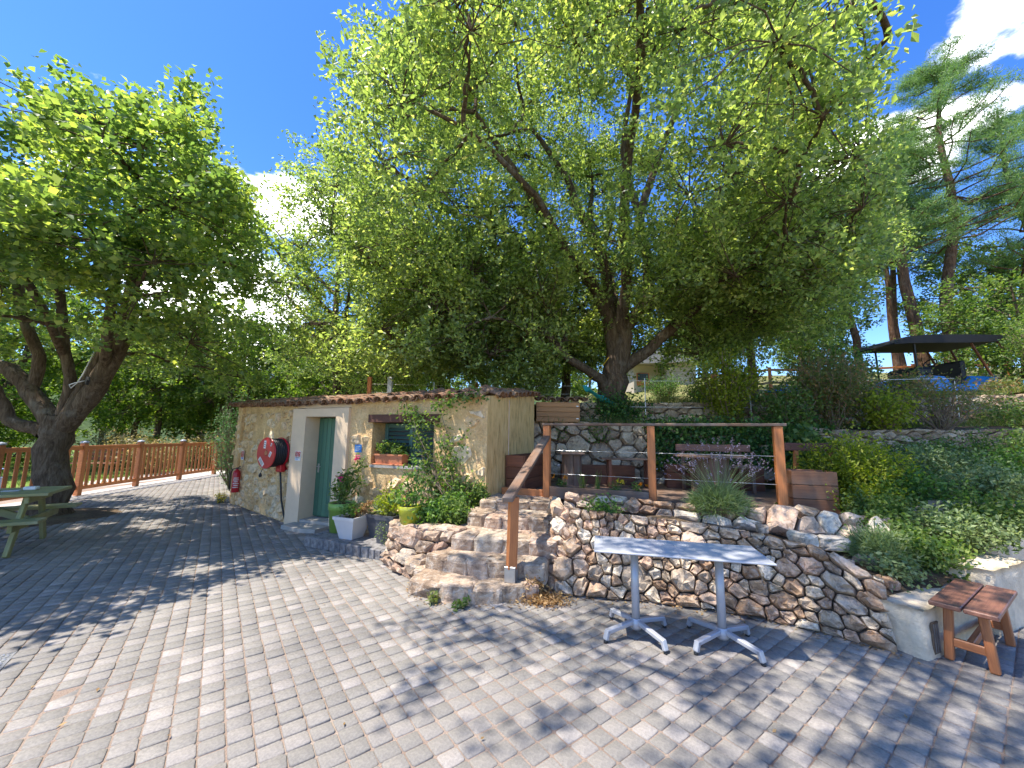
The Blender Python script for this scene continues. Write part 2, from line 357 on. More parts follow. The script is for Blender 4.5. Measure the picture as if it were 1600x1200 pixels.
def np_mesh(name, verts, faces, mat, smooth=False):
    """verts (N,3) array; faces (M,k) int array of equal size or list of such arrays"""
    me = bpy.data.meshes.new(name)
    if not isinstance(faces, list): faces = [faces]
    faces = [np.asarray(f, dtype=np.int32) for f in faces if len(f)]
    verts = np.asarray(verts, dtype=np.float32)
    me.vertices.add(len(verts)); me.vertices.foreach_set('co', verts.ravel())
    loops = np.concatenate([f.ravel() for f in faces])
    sizes = np.concatenate([np.full(len(f), f.shape[1], np.int32) for f in faces])
    starts = np.concatenate([[0], np.cumsum(sizes)[:-1]]).astype(np.int32)
    me.loops.add(len(loops)); me.loops.foreach_set('vertex_index', loops)
    me.polygons.add(len(sizes)); me.polygons.foreach_set('loop_start', starts)
    try: me.polygons.foreach_set('loop_total', sizes)
    except Exception: pass
    if smooth: me.polygons.foreach_set('use_smooth', np.ones(len(sizes), bool))
    me.update(calc_edges=True); me.validate()
    if mat is not None: me.materials.append(mat)
    return me
class MB:
    def __init__(s): s.v = []; s.f = []
    def add(s, vs, fs):
        n = len(s.v); s.v.extend([tuple(v) for v in vs]); s.f.extend([tuple(i + n for i in f) for f in fs])
    def cbox(s, c, size, rz=0.0, ch=None, mat4=None):
        """box with chamfered edges, centre c"""
        hx, hy, hz = [x / 2 for x in size]
        k = ch if ch is not None else min(0.006, min(size) * 0.18)
        vs = []; idx = {}
        for sx in (-1, 1):
            for sy in (-1, 1):
                for sz in (-1, 1):
                    for ax in range(3):
                        p = [sx * (hx - k), sy * (hy - k), sz * (hz - k)]
                        p[ax] = (sx * hx, sy * hy, sz * hz)[ax]
                        idx[(sx, sy, sz, ax)] = len(vs); vs.append(p)
        fs = []
        for ax in range(3):
            o1, o2 = [a for a in range(3) if a != ax]
            for sg in (-1, 1):
                q = []
                for a, b_ in ((-1, -1), (1, -1), (1, 1), (-1, 1)):
                    k3 = [0, 0, 0]; k3[ax] = sg; k3[o1] = a; k3[o2] = b_
                    q.append(idx[(k3[0], k3[1], k3[2], ax)])
                if (sg > 0) == (ax == 1): q.reverse()
                fs.append(q)
        for ax in range(3):           # edges parallel to ax
            o1, o2 = [a for a in range(3) if a != ax]
            for a in (-1, 1):
                for b_ in (-1, 1):
                    def key(sv, which):
                        k3 = [0, 0, 0]; k3[ax] = sv; k3[o1] = a; k3[o2] = b_
                        return idx[(k3[0], k3[1], k3[2], which)]
                    q = [key(-1, o1), key(1, o1), key(1, o2), key(-1, o2)]
                    if (a * b_ > 0) != (ax == 1): q.reverse()
                    fs.append(q)
        for sx in (-1, 1):
            for sy in (-1, 1):
                for sz in (-1, 1):
                    q = [idx[(sx, sy, sz, a)] for a in range(3)]
                    if sx * sy * sz < 0: q.reverse()
                    fs.append(q)
        cz, sn = math.cos(rz), math.sin(rz)
        if mat4 is not None: vs = [tuple(mat4 @ Vector(v)) for v in vs]
        else: vs = [(c[0] + v[0] * cz - v[1] * sn, c[1] + v[0] * sn + v[1] * cz, c[2] + v[2]) for v in vs]
        s.add(vs, fs); return s
    def beam(s, p0, p1, w, t, up=(0, 0, 1), ch=None):
        m, L = beam_matrix(p0, p1, up)
        return s.cbox((0, 0, 0), (L, w, t), ch=ch, mat4=m)
    def tube(s, pts, radii, n=8, cap=True):
        pts = [Vector(p) for p in pts]
        if isinstance(radii, (int, float)): radii = [radii] * len(pts)
        rings = []
        prev = None
        for i, p in enumerate(pts):
            d = (pts[min(i + 1, len(pts) - 1)] - pts[max(i - 1, 0)]).normalized()
            if prev is None:
                a = d.cross(Vector((0, 0, 1)))
                if a.length < 0.05: a = d.cross(Vector((1, 0, 0)))
                a.normalize()
            else:
                a = prev - d * prev.dot(d); a.normalize()
            prev = a; b = d.cross(a)
            rings.append([p + (a * math.cos(2 * math.pi * k / n) + b * math.sin(2 * math.pi * k / n)) * radii[i] for k in range(n)])
        vs = [v for r in rings for v in r]; fs = []
        for i in range(len(rings) - 1):
            for k in range(n):
                fs.append((i * n + k, i * n + (k + 1) % n, (i + 1) * n + (k + 1) % n, (i + 1) * n + k))
        if cap:
            fs.append(tuple(range(n - 1, -1, -1))); fs.append(tuple((len(rings) - 1) * n + k for k in range(n)))
        s.add(vs, fs); return s
    def lathe(s, c, prof, n=20, cap=False, squash=None):
        vs = []; fs = []
        for r, z in prof:
            for k in range(n):
                a = 2 * math.pi * k / n
                vs.append((c[0] + r * math.cos(a), c[1] + r * math.sin(a), c[2] + z))
        for i in range(len(prof) - 1):
            for k in range(n):
                fs.append((i * n + k, i * n + (k + 1) % n, (i + 1) * n + (k + 1) % n, (i + 1) * n + k))
        if cap:
            fs.append(tuple(range(n - 1, -1, -1))); fs.append(tuple((len(prof) - 1) * n + k for k in range(n)))
        s.add(vs, fs); return s
    def prism(s, poly, z0, z1):
        n = len(poly)
        vs = [(p[0], p[1], z0) for p in poly] + [(p[0], p[1], z1) for p in poly]
        fs = [tuple(range(n - 1, -1, -1)), tuple(range(n, 2 * n))]
        for k in range(n): fs.append((k, (k + 1) % n, n + (k + 1) % n, n + k))
        s.add(vs, fs); return s
    def mesh(s, name, mat, smooth=False):
        me = bpy.data.meshes.new(name); me.from_pydata(s.v, [], s.f); me.update()
        if smooth: me.polygons.foreach_set('use_smooth', np.ones(len(me.polygons), bool))
        if mat is not None: me.materials.append(mat)
        return me
    def build(s, name, mat, parent=None, smooth=False):
        """vertices are world coordinates; the origin goes to their middle bottom so that object-space textures stay local"""
        a = np.array(s.v); o = Vector(((a[:, 0].min() + a[:, 0].max()) / 2, (a[:, 1].min() + a[:, 1].max()) / 2, a[:, 2].min()))
        s.v = [tuple(x) for x in (a - np.array(o))]
        return link(name, s.mesh(name, mat, smooth), parent, loc=o)
def beam_matrix(p0, p1, up=(0, 0, 1)):
    p0, p1 = Vector(p0), Vector(p1)
    x = (p1 - p0); L = x.length; x.normalize()
    z = Vector(up); z = z - x * z.dot(x)
    if z.length < 1e-4: z = Vector((0, 1, 0)) - x * x.y
    z.normalize(); y = z.cross(x)
    c = (p0 + p1) / 2
    return Matrix(((x.x, y.x, z.x, c.x), (x.y, y.y, z.y, c.y), (x.z, y.z, z.z, c.z), (0, 0, 0, 1))), L
_plank_cache = {}
def plank(name, p0, p1, w, t, mat, parent=None, up=(0, 0, 1)):
    """a board from p0 to p1 (world), width w sideways, thickness t along up; grain runs along its length"""
    m, L = beam_matrix(p0, p1, up)
    key = (round(L, 3), round(w, 3), round(t, 3), mat.name)
    me = _plank_cache.get(key)
    if me is None:
        me = MB().cbox((0, 0, 0), (L, w, t)).mesh(name, mat); _plank_cache[key] = me
    return link(name, me, parent, loc=m.to_translation(), rot=m.to_euler())

# ---- leaves and trees
def leaf_arrays(centres, length, width, up_bias=0.55, fold=0.25, droop=None):
    """one folded diamond leaf (4 verts, 2 tris) for each centre"""
    n = len(centres)
    nrm = rng.normal(size=(n, 3)); nrm[:, 2] += up_bias * 1.6
    nrm /= np.linalg.norm(nrm, axis=1)[:, None]
    t = rng.normal(size=(n, 3))
    if droop is not None: t += np.asarray(droop)
    t -= nrm * (t * nrm).sum(1)[:, None]; t /= np.linalg.norm(t, axis=1)[:, None]
    b = np.cross(nrm, t)
    L = (length * rng.uniform(0.65, 1.25, n))[:, None]; W = (width * rng.uniform(0.7, 1.2, n))[:, None]
    base = centres - t * L * 0.5; tip = centres + t * L * 0.5
    l = centres + b * W * 0.5 + nrm * W * fold - t * L * 0.05
    r = centres - b * W * 0.5 + nrm * W * fold - t * L * 0.05
    v = np.stack([base, r, tip, l], 1).reshape(-1, 3)
    i = np.arange(n)[:, None] * 4
    f = np.concatenate([i + np.array([[0, 1, 2]]), i + np.array([[0, 2, 3]])], 0)
    return v, f
def blade_arrays(bases, dirs, length, width, bend=0.3):
    """grass-like blades: two quads bending over"""
    n = len(bases)
    d = dirs / np.linalg.norm(dirs, axis=1)[:, None]
    side = np.cross(d, rng.normal(size=(n, 3))); side /= np.linalg.norm(side, axis=1)[:, None]
    L = (length * rng.uniform(0.6, 1.2, n))[:, None]
    mid = bases + d * L * 0.55
    tip = bases + d * L + np.stack([rng.normal(size=n), rng.normal(size=n), -np.abs(rng.normal(size=n))], 1) * L * bend * 0.5
    w = width
    v = np.stack([bases - side * w / 2, bases + side * w / 2, mid + side * w * 0.4, mid - side * w * 0.4, tip], 1).reshape(-1, 3)
    i = np.arange(n)[:, None] * 5
    return v, [i + np.array([[0, 1, 2, 3]]), i + np.array([[3, 2, 4]])]
def foliage(name, centres, length, width, mat, parent, up_bias=0.55, droop=None):
    v, f = leaf_arrays(np.asarray(centres), length, width, up_bias, droop=droop)
    o = np.array(origin_of(parent))
    return link(name, np_mesh(name, v - o, f, mat), parent, loc=o)
def tubes_mesh(name, polys, mat, parent, nside=7):
    mb = MB()
    for pts, rad, n in polys: mb.tube(pts, rad, n, cap=False)
    o = np.array(origin_of(parent))
    mb.v = [tuple(np.array(v) - o) for v in mb.v]
    return link(name, mb.mesh(name, mat, True), parent, loc=o)
def wiggle(p0, p1, k=4, amp=0.12, sag=0.0):
    p0, p1 = np.array(p0, float), np.array(p1, float)
    L = np.linalg.norm(p1 - p0)
    out = []
    for i in range(k + 1):
        t = i / k
        q = p0 * (1 - t) + p1 * t
        if 0 < i < k: q = q + rng.normal(size=3) * amp * L * 0.5
        q[2] += sag * L * math.sin(math.pi * t)
        out.append(q)
    return out
def grow(limbs, boughs, clusters, r_bough=0.045, r_twig=0.012, sag=0.06):
    """limbs: list of (pts, radii, n). Join each bough centre to the nearest limb point and each cluster to its bough."""
    nodes = []
    for pts, rad, n in limbs:
        for a, b in zip(pts[:-1], pts[1:]):
            for t in (0.25, 0.6, 1.0): nodes.append(np.array(a, float) * (1 - t) + np.array(b, float) * t)
    nodes = np.array(nodes)
    zmin = nodes[:, 2].min() + 0.35 * (np.median(nodes[:, 2]) - nodes[:, 2].min())
    out = []
    order = np.argsort([np.min(np.linalg.norm(nodes - b, axis=1)) for b in boughs])
    cand = nodes[nodes[:, 2] > zmin]
    for bi in order:
        b = boughs[bi]
        d = np.linalg.norm(cand - b, axis=1) + np.maximum(0, cand[:, 2] - b[2]) * 0.8
        k = int(np.argmin(d))
        pts = wiggle(cand[k], b, 7, 0.045, sag)
        L = np.linalg.norm(cand[k] - b)
        r0 = r_bough * (0.6 + 0.22 * min(L, 4.0))
        out.append((pts, list(np.linspace(r0, r0 * 0.4, len(pts))), 6))
        cand = np.concatenate([cand, np.array(pts[2:])])
    for bi, cl in clusters:
        b = boughs[bi]
        out.append((wiggle(b, cl, 3, 0.08, 0.05), [r_twig, r_twig * 0.8, r_twig * 0.6, r_twig * 0.35], 4))
    return out
def crown_points(boughs, n_clusters, leaves_per, spread, cl_rad, keep=None):
    cl = []; pts = []
    for bi, b in enumerate(boughs):
        for _ in range(n_clusters):
            c = b + np.clip(rng.normal(size=3), -1.6, 1.6) * np.array(spread)
            if keep is not None and not keep(c): continue
            cl.append((bi, c))
            k_ = max(1, leaves_per // 26)
            for _s in range(k_):              # sprays of leaves along short twigs that point outwards and up
                ax_ = (c - b) + rng.normal(size=3) * 0.55 + np.array([0, 0, 0.25]); ax_ /= np.linalg.norm(ax_)
                n_ = leaves_per // k_
                t_ = rng.uniform(-0.7, 1.6, n_)[:, None] * cl_rad * 1.15
                pts.append(c + rng.normal(size=3) * cl_rad * 0.55 + ax_ * t_ + np.clip(rng.normal(size=(n_, 3)), -1.8, 1.8) * cl_rad * 0.36)
    return cl, np.concatenate(pts)

# ---- stones packed over a surface
def clip(poly, a, b, c):
    out = []
    for i in range(len(poly)):
        p, q = poly[i], poly[(i + 1) % len(poly)]
        dp, dq = a * p[0] + b * p[1] - c, a * q[0] + b * q[1] - c
        if dp <= 0: out.append(p)
        if (dp < 0 < dq) or (dq < 0 < dp):
            t = dp / (dp - dq); out.append((p[0] + (q[0] - p[0]) * t, p[1] + (q[1] - p[1]) * t))
    return out
def pack_cells(w, h, rmin, rmax, squash=1.25, tries=4000, rnd=random):
    """power-diagram cells of mixed size filling a w x h rectangle; squash > 1 makes them longer than high"""
    sites = []
    W = w / squash
    for k in range(tries):
        r = rmin + (rmax - rmin) * (rnd.random() ** 1.5) * max(0.15, 1 - k / tries)
        x, y = rnd.uniform(0, W), rnd.uniform(0, h)
        if all((x - s[0]) ** 2 + (y - s[1]) ** 2 > (0.93 * (r + s[2])) ** 2 for s in sites): sites.append((x, y, r))
    cells = []
    for i, (x, y, r) in enumerate(sites):
        poly = [(0, 0), (W, 0), (W, h), (0, h)]
        for j, (x2, y2, r2) in enumerate(sites):
            if i == j or abs(x2 - x) > 4.5 * rmax or abs(y2 - y) > 4.5 * rmax: continue
            a, b = 2 * (x2 - x), 2 * (y2 - y)
            c = (x2 * x2 + y2 * y2 - r2 * r2) - (x * x + y * y - r * r)
            poly = clip(poly, a, b, c)
            if len(poly) < 3: break
        if len(poly) >= 3: cells.append([(p[0] * squash, p[1]) for p in poly])
    return cells
def stone_from_cell(cell, S, gap=0.012, bulge=0.05, depth=0.06, rough=0.012):
    """cell: 2D polygon (metres along / up); S(x, y, d) maps to world with d out of the wall"""
    c = np.mean(np.array(cell), 0)
    p = np.array(cell)
    size = math.sqrt(max(1e-6, abs(0.5 * sum(p[i][0] * p[(i + 1) % len(p)][1] - p[(i + 1) % len(p)][0] * p[i][1] for i in range(len(p))))))
    if size < 0.035: return None
    q = []
    for i in range(len(p)):
        a, b = p[i], p[(i + 1) % len(p)]
        e = np.linalg.norm(b - a)
        if e < 0.014: continue
        q.append(a * 0.87 + b * 0.13)
        q.append(a * 0.17 + b * 0.83 + rng.normal(size=2) * 0.05 * e)
    q = np.array(q)
    if len(q) < 6: return None
    c = q.mean(0)
    dist = np.linalg.norm(q - c, axis=1)[:, None]
    q = c + (q - c) * np.maximum(0.5, (dist - gap * rng.uniform(0.5, 1.5, dist.shape)) / dist)
    n = len(q)
    B = bulge * (0.55 + 0.8 * random.random()) * min(1.4, size / 0.16)
    tilt = rng.normal(size=2) * 0.22
    vs = []
    for sc, dd in ((1.0, -depth), (1.0, 0.0), (0.86, B * 0.8)):
        for k in range(n):
            s_ = sc * (1 + (rng.normal() * 0.06 if sc < 1 else 0))
            xy = c + (q[k] - c) * s_
            d = dd + (rng.normal() * rough * 1.3 + float((xy - c) @ tilt) * (dd > 0)) * (dd >= 0)
            vs.append(S(xy[0], xy[1], d))
    for k in range(0, n, 2):
        xy = c + (q[k] - c) * rng.uniform(0.35, 0.6); vs.append(S(xy[0], xy[1], B + rng.normal() * rough + float((xy - c) @ tilt)))
    fs = []
    for r_ in range(2):
        for k in range(n): fs.append((r_ * n + k, r_ * n + (k + 1) % n, (r_ + 1) * n + (k + 1) % n, (r_ + 1) * n + k))
    m_ = (n + 1) // 2
    b0 = 3 * n
    for k in range(n):
        i0, i1 = b0 + (k // 2) % m_, b0 + ((k + 1) // 2) % m_
        k2 = (k + 1) % n
        if k == n - 1: i1 = b0
        if i0 == i1: fs.append((2 * n + k, 2 * n + k2, i0))
        else: fs.append((2 * n + k, 2 * n + k2, i1, i0))
    fs.append(tuple(b0 + k for k in range(m_)))
    return vs, fs
def ruled(base, top):
    """surface between two 3-D polylines with the same number of points; returns S(x metres, y 0..h metres, d), length, height"""
    base = np.array(base, float); top = np.array(top, float)
    seg = np.linalg.norm(np.diff((base + top) / 2, axis=0), axis=1); cum = np.concatenate([[0], np.cumsum(seg)])
    L = cum[-1]; H = float(np.mean(np.linalg.norm(top - base, axis=1)))
    def at(line, x): return np.array([np.interp(x, cum, line[:, k]) for k in range(3)])
    def S(x, y, d):
        x = min(max(x, 0), L)
        b, t = at(base, x), at(top, x)
        e = 0.06
        tx = (at(base, min(L, x + e)) - at(base, max(0, x - e))) + (at(top, min(L, x + e)) - at(top, max(0, x - e)))
        nrm = np.cross(tx, t - b); nrm /= np.linalg.norm(nrm)
        return tuple(b + (t - b) * (y / H) + nrm * d)
    return S, L, H
def stone_surface(base, top, parent, mat, rmin, rmax, squash=1.25, name='stone', gap=0.012, bulge=0.05, keep=None, tries=4000, core=True, rough=0.012):
    S, L, H = ruled(base, top)
    if core:
        mb = MB(); k = max(8, int(L / 0.15))
        vs = [S(L * i / k, H * j, -0.035) for i in range(k + 1) for j in (0, 1)]
        mb.add(vs, [(2 * i, 2 * i + 2, 2 * i + 3, 2 * i + 1) for i in range(k)])
        mb.build('mortar_core', M['core'], parent)
    cnt = 0
    for cell in pack_cells(L, H, rmin, rmax, squash, tries):
        cx = sum(p[0] for p in cell) / len(cell); cy = sum(p[1] for p in cell) / len(cell)
        if keep and not keep(cx, cy, L, H): continue
        r = stone_from_cell(cell, S, gap, bulge, rough=rough)
        if r is None: continue
        mb = MB(); mb.add(*r)
        mb.build(name, mat, parent, smooth=False); cnt += 1
    return cnt
def sheet(name, rows, mat, parent=None, kind=None, nz=0.0, smooth=True):
    """grid surface from rows of 3-D points"""
    a = np.array(rows, float); nr, nc = a.shape[:2]
    v = a.reshape(-1, 3)
    if nz: v[:, 2] += rng.normal(size=len(v)) * nz
    f = [(i * nc + j, i * nc + j + 1, (i + 1) * nc + j + 1, (i + 1) * nc + j) for i in range(nr - 1) for j in range(nc - 1)]
    o = link(name, np_mesh(name, v, np.array(f), mat, smooth), parent, loc=(0, 0, 0) if parent is None else np.array((0.0, 0, 0)))
    if kind: o['kind'] = kind
    return o
def resample(line, n):
    p = np.array(line, float); c = np.concatenate([[0], np.cumsum(np.linalg.norm(np.diff(p, axis=0), axis=1))])
    return np.stack([np.interp(np.linspace(0, c[-1], n), c, p[:, k]) for k in range(p.shape[1])], 1)
def sstep(a, b, x):
    t = min(1, max(0, (x - a) / (b - a))); return t * t * (3 - 2 * t)

# ================================================================== THE SETTING
g = sheet('ground', [[(-220, -40, -0.10), (220, -40, -0.10)], [(-220, 320, -0.10), (220, 320, -0.10)]], M['terrace_grass'], kind='structure')
def front_limit(x):
    """northern edge of the paving (house, kerb, steps, walls)"""
    xs = [-30, -6.51, -6.5, -3.98, -2.97, -2.95, -1.55, -1.14, -1.02, -0.71, -0.4, -0.03, 0.2, 0.44, 1.36, 1.99, 2.68, 2.96, 3.1, 4.0, 7]
    ys = [16.4, 16.4, 9.35, 7.27, 6.9, 5.9, 5.22, 4.73, 4.25, 4.06, 3.99, 4.03, 4.05, 4.26, 4.12, 3.94, 3.51, 3.25, 3.16, 3.6, 5.0]
    return float(np.interp(x, xs, ys))
def fence_x(y):
    return float(np.interp(y, [-3, 8.0, 9.91, 11.73, 13.4, 15.35, 17], [-8.9, -10.35, -10.64, -10.94, -11.08, -11.38, -11.5]))
paving = sheet('courtyard_paving', [[(-11.8, -4, -0.008), (8, -4, -0.008)], [(-11.8, 16.6, -0.008), (8, 16.6, -0.008)]], M['joint'], kind='structure')
TREE_L = Vector((-8.55, 7.5, 0))
GA = R(126.6)
ga = np.array([math.cos(GA), math.sin(GA)]); gb = np.array([math.sin(GA), -math.cos(GA)])
SB, SA = 0.1205, 0.1135
cands = []
for i in range(-110, 90):
    for j in range(-30, 170):
        c = gb * (i * SB) + ga * (j * SA)
        if -0.8 < c[1] < 16.2 and -11 < c[0] < 5.8:
            if c[1] > front_limit(c[0]) + 0.12 or c[0] < fence_x(c[1]) + 0.55: continue
            if (c[0] - TREE_L.x) ** 2 + (c[1] - TREE_L.y) ** 2 < 0.95 ** 2: continue
            if (c[0] + 7.85) ** 2 + (c[1] - 9.95) ** 2 < 0.36 ** 2: continue
            pu, pv = (c - np.array([-3.62, 2.72])) @ gb, (c - np.array([-3.62, 2.72])) @ ga
            if abs(pu) < 0.27 and abs(pv) < 0.30: continue
            cands.append((c[0], c[1], i, j))
cands = np.array(cands)
NP = len(cands)
rg2 = np.random.default_rng(3)
def paver_outline(n):
    """n outlines of 8 points (rounded square with uneven sides) in grid axes, metres"""
    hx = SB / 2 - rg2.uniform(0.0025, 0.005, (n, 1)); hy = SA / 2 - rg2.uniform(0.0022, 0.0045, (n, 1))
    k = 0.010
    base = np.array([[-1, -1, 1, 0], [1, -1, -1, 0], [1, -1, 0, 1], [1, 1, 0, -1], [1, 1, -1, 0], [-1, 1, 1, 0], [-1, 1, 0, -1], [-1, -1, 0, 1]], float)
    x = base[:, 0] * hx + base[:, 2] * k; y = base[:, 1] * hy + base[:, 3] * k
    return np.stack([x, y], 2) + rg2.normal(size=(n, 8, 2)) * 0.0014
ol = paver_outline(NP)
dist = np.hypot(cands[:, 0], cands[:, 1] - 0.0)
inview = (cands[:, 1] > 1.55) & (np.abs(cands[:, 0]) < cands[:, 1] * 1.32 + 0.1)
order = np.argsort(np.where(inview, dist, 1e9))
near = set(order[:300].tolist())
zt = rg2.normal(size=NP) * 0.0018 + 0.003 * np.sin(cands[:, 0] * 2.3 + 1.1) * np.sin(cands[:, 1] * 1.9) - 0.001; tlx = rg2.normal(size=NP) * 0.012; tly = rg2.normal(size=NP) * 0.012
def paver_verts(idx):
    o = ol[idx]
    outer = o; inner = o * (1 - 0.0036 / np.maximum(0.02, np.abs(o)))
    def zz(p): return zt[idx][:, None] + tlx[idx][:, None] * p[:, :, 0] + tly[idx][:, None] * p[:, :, 1]
    P = []
    for p, dz in ((outer, -0.02), (outer, -0.0036), (inner, 0.0)):
        xy = p[:, :, 0:1] * gb + p[:, :, 1:2] * ga
        P.append(np.concatenate([xy, (zz(p) + dz)[:, :, None]], 2))
    return np.concatenate(P, 1)             # (n, 24, 3)
def paver_faces(n):
    i = np.arange(n)[:, None] * 24
    quads = np.concatenate([i + np.array([[r * 8 + k, r * 8 + (k + 1) % 8, (r + 1) * 8 + (k + 1) % 8, (r + 1) * 8 + k]]) for r in (0, 1) for k in range(8)], 0)
    tops = i + np.arange(16, 24)[None, :]
    return [quads, tops]
nid = np.array(sorted(near)); fid = np.array([i for i in range(NP) if i not in near])
vn = paver_verts(nid)
for k in range(len(nid)):
    link('paver', np_mesh('paver', vn[k], paver_faces(1), M['paver']), paving, loc=(cands[nid[k], 0], cands[nid[k], 1], 0.0))
vf = paver_verts(fid); vf[:, :, 0] += cands[fid][:, 0:1]; vf[:, :, 1] += cands[fid][:, 1:2]
far = link('pavers', np_mesh('pavers', vf.reshape(-1, 3), paver_faces(len(fid)), M['paver']), paving, loc=(0, 0, 0))
far['kind'] = 'stuff'

# strips and lawn beside the fence
ys = np.linspace(-3, 16.6, 24)
sheet('fence_kerb_strip', [[(fence_x(y) - 0.35, y, 0.012), (fence_x(y) + 0.56, y, 0.006)] for y in ys], M['concrete'], kind='structure')
sheet('gravel_path', [[(fence_x(y) - 2.6, y, -0.03), (fence_x(y) - 0.34, y, -0.02)] for y in np.linspace(-3, 30, 16)], M['gravel'], kind='structure')
sheet('lawn', [[(-60, y, -0.05), (fence_x(min(y, 16.6)) - 2.5, y, -0.05)] for y in np.linspace(-3, 60, 10)], M['lawn'], kind='structure')
mb = MB(); mb.lathe((TREE_L.x, TREE_L.y, -0.012), [(1.08, 0), (0.9, 0.02), (0.6, 0.05), (0.05, 0.08)], 24)
tag(mb.build('tree_pit_soil', M['soil'], None, True), kind='structure')

# hillside behind and beside the house
def hill(x, y):
    z = 2.32 + 0.045 * max(0, x - 3) + 0.2 * max(0, min(y, 34) - 11.5) * sstep(3, 10, x) * 0.9
    z += 0.05 * max(0, min(y, 30) - 10) * (1 - sstep(3, 10, x))
    z += 0.10 * math.sin(x * 0.9 + y * 0.4) * 0.5 + 0.05 * math.sin(2.1 * x - 1.3 * y)
    return z * sstep(-6.2, -3.2, x) - 0.2 * (1 - sstep(-6.2, -3.2, x))
hy = list(np.linspace(8.95, 16, 16)) + list(np.linspace(17, 60, 18)) + [90, 160]
hx = list(np.linspace(-10, 20, 50)) + list(np.linspace(22, 60, 12)) + [100, 160]
def hfront(x): return float(np.interp(x, [-10, -4.5, -1.5, 0.6, 1.4, 4.3, 6.6, 9.5, 13, 20, 160], [11.5, 10.3, 9.3, 8.75, 8.95, 8.86, 8.66, 8.6, 8.7, 9.5, 20]))
rows = []
for y in hy:
    r_ = []
    for x in hx:
        t = (y - 8.95) / (160 - 8.95)
        yy = hfront(x) + (y - 8.95) * (160 - hfront(x)) / (160 - 8.95)
        r_.append((x, yy, hill(x, yy)))
    rows.append(r_)
sheet('upper_terrace', rows, M['terrace_grass'], kind='structure')
# garden bank between the front wall and the deck / back wall
gf = resample([(0.50, 4.85, 0.70), (1.17, 4.62, 0.70), (1.75, 4.36, 0.68), (2.3, 4.05, 0.62), (2.75, 3.78, 0.54), (3.03, 3.40, 0.36), (3.10, 3.30, 0.32), (3.7, 3.58, 0.33), (4.15, 3.80, 0.44), (5.6, 4.45, 0.85), (8.0, 5.4, 0.95), (12.0, 7.2, 1.2), (16.0, 9.0, 1.5)], 60)
gbk = resample([(0.50, 6.3, 0.60), (1.9, 6.0, 0.60), (3.0, 5.6, 0.62), (3.7, 5.35, 0.70), (4.4, 6.6, 0.85), (4.9, 7.2, 1.0), (5.6, 7.3, 1.1), (6.5, 7.25, 1.2), (9.5, 7.2, 1.4), (12.0, 8.4, 2.1), (16.0, 9.9, 2.8)], 60)
rows = []
for t in np.linspace(0, 1, 14):
    rr = gf * (1 - t) + gbk * t
    rr = rr + np.stack([np.zeros(60), np.zeros(60), rng.normal(size=60) * 0.02 * (0 < t < 1)], 1)
    rows.append(rr)
sheet('garden_bank', rows, M['soil'], kind='structure')
# ledge between lower and upper back walls
LW_T = [(0.42, 8.10, 1.93), (1.5, 8.05, 1.92), (2.6, 7.98, 1.88), (4.6, 7.5, 1.85), (6.5, 7.2, 1.80), (9.2, 7.0, 1.85)]
LW_B = [(0.42, 8.00, 0.66), (1.5, 7.95, 0.66), (2.6, 7.88, 0.66), (4.6, 7.38, 0.82), (6.5, 7.06, 1.02), (9.2, 6.85, 1.15)]
UW_B = [(0.55, 8.70, 1.85), (1.4, 8.85, 1.85), (3.0, 8.80, 1.83), (5.2, 8.68, 1.84), (7.4, 8.50, 1.88), (12.0, 8.55, 2.1)]
UW_T = [(0.55, 8.76, 2.36), (1.4, 8.93, 2.38), (3.0, 8.88, 2.40), (5.2, 8.76, 2.44), (7.4, 8.58, 2.50), (12.0, 8.62, 2.72)]
a_, b_ = resample(LW_T, 30), resample(UW_B, 30)
sheet('terrace_ledge', [a_ * (1 - t) + b_ * t + np.array([0, 0, -0.02]) for t in (0, 0.35, 0.7, 1.05)], M['soil'], kind='structure', nz=0.012)

rows = []
for t in np.linspace(0, 1, 12):
    rows.append([(x, 44 + 60 * t - 0.25 * abs(x + 20), -0.2 + 13 * sstep(0, 1, t) + rng.normal() * 0.5 * (t > 0)) for x in np.linspace(-150, 60, 50)])
sheet('wooded_hill', rows, M['hill_green'], kind='structure')
# iron covers in the paving
root = empty('manhole_cover', (-7.85, 9.95, 0), 'round grey iron manhole cover in the sunny paving near the fence', 'manhole cover')
MB().lathe((-7.85, 9.95, -0.012), [(0.36, 0), (0.36, 0.016), (0.31, 0.018), (0.31, 0.014), (0.0, 0.014)], 28).build('cover', M['iron'], root)
mb = MB()
for i in range(-4, 5):
    for j in range(-4, 5):
        if i * i + j * j < 18: mb.cbox((-7.85 + i * 0.065, 9.95 + j * 0.065, 0.004), (0.04, 0.04, 0.008))
mb.build('raised_studs', M['iron'], root)['kind'] = 'stuff'
pc = np.array([-3.62, 2.72])
root = empty('drain_plate', (pc[0], pc[1], 0), 'square steel tread plate set in the paving at the left edge', 'drain cover')
MB().cbox((pc[0], pc[1], -0.006), (0.52, 0.56, 0.012), rz=GA - R(90)).build('plate', M['tread'], root)
mb = MB()
for i in range(-8, 9):
    for j in range(-8, 9):
        c = pc + gb * i * 0.029 + ga * j * 0.031
        mb.cbox((c[0], c[1], 0.0015), (0.022, 0.008, 0.004), rz=GA + (R(45) if (i + j) % 2 else R(-45)))
mb.build('tread_bars', M['steel'], root)['kind'] = 'stuff'

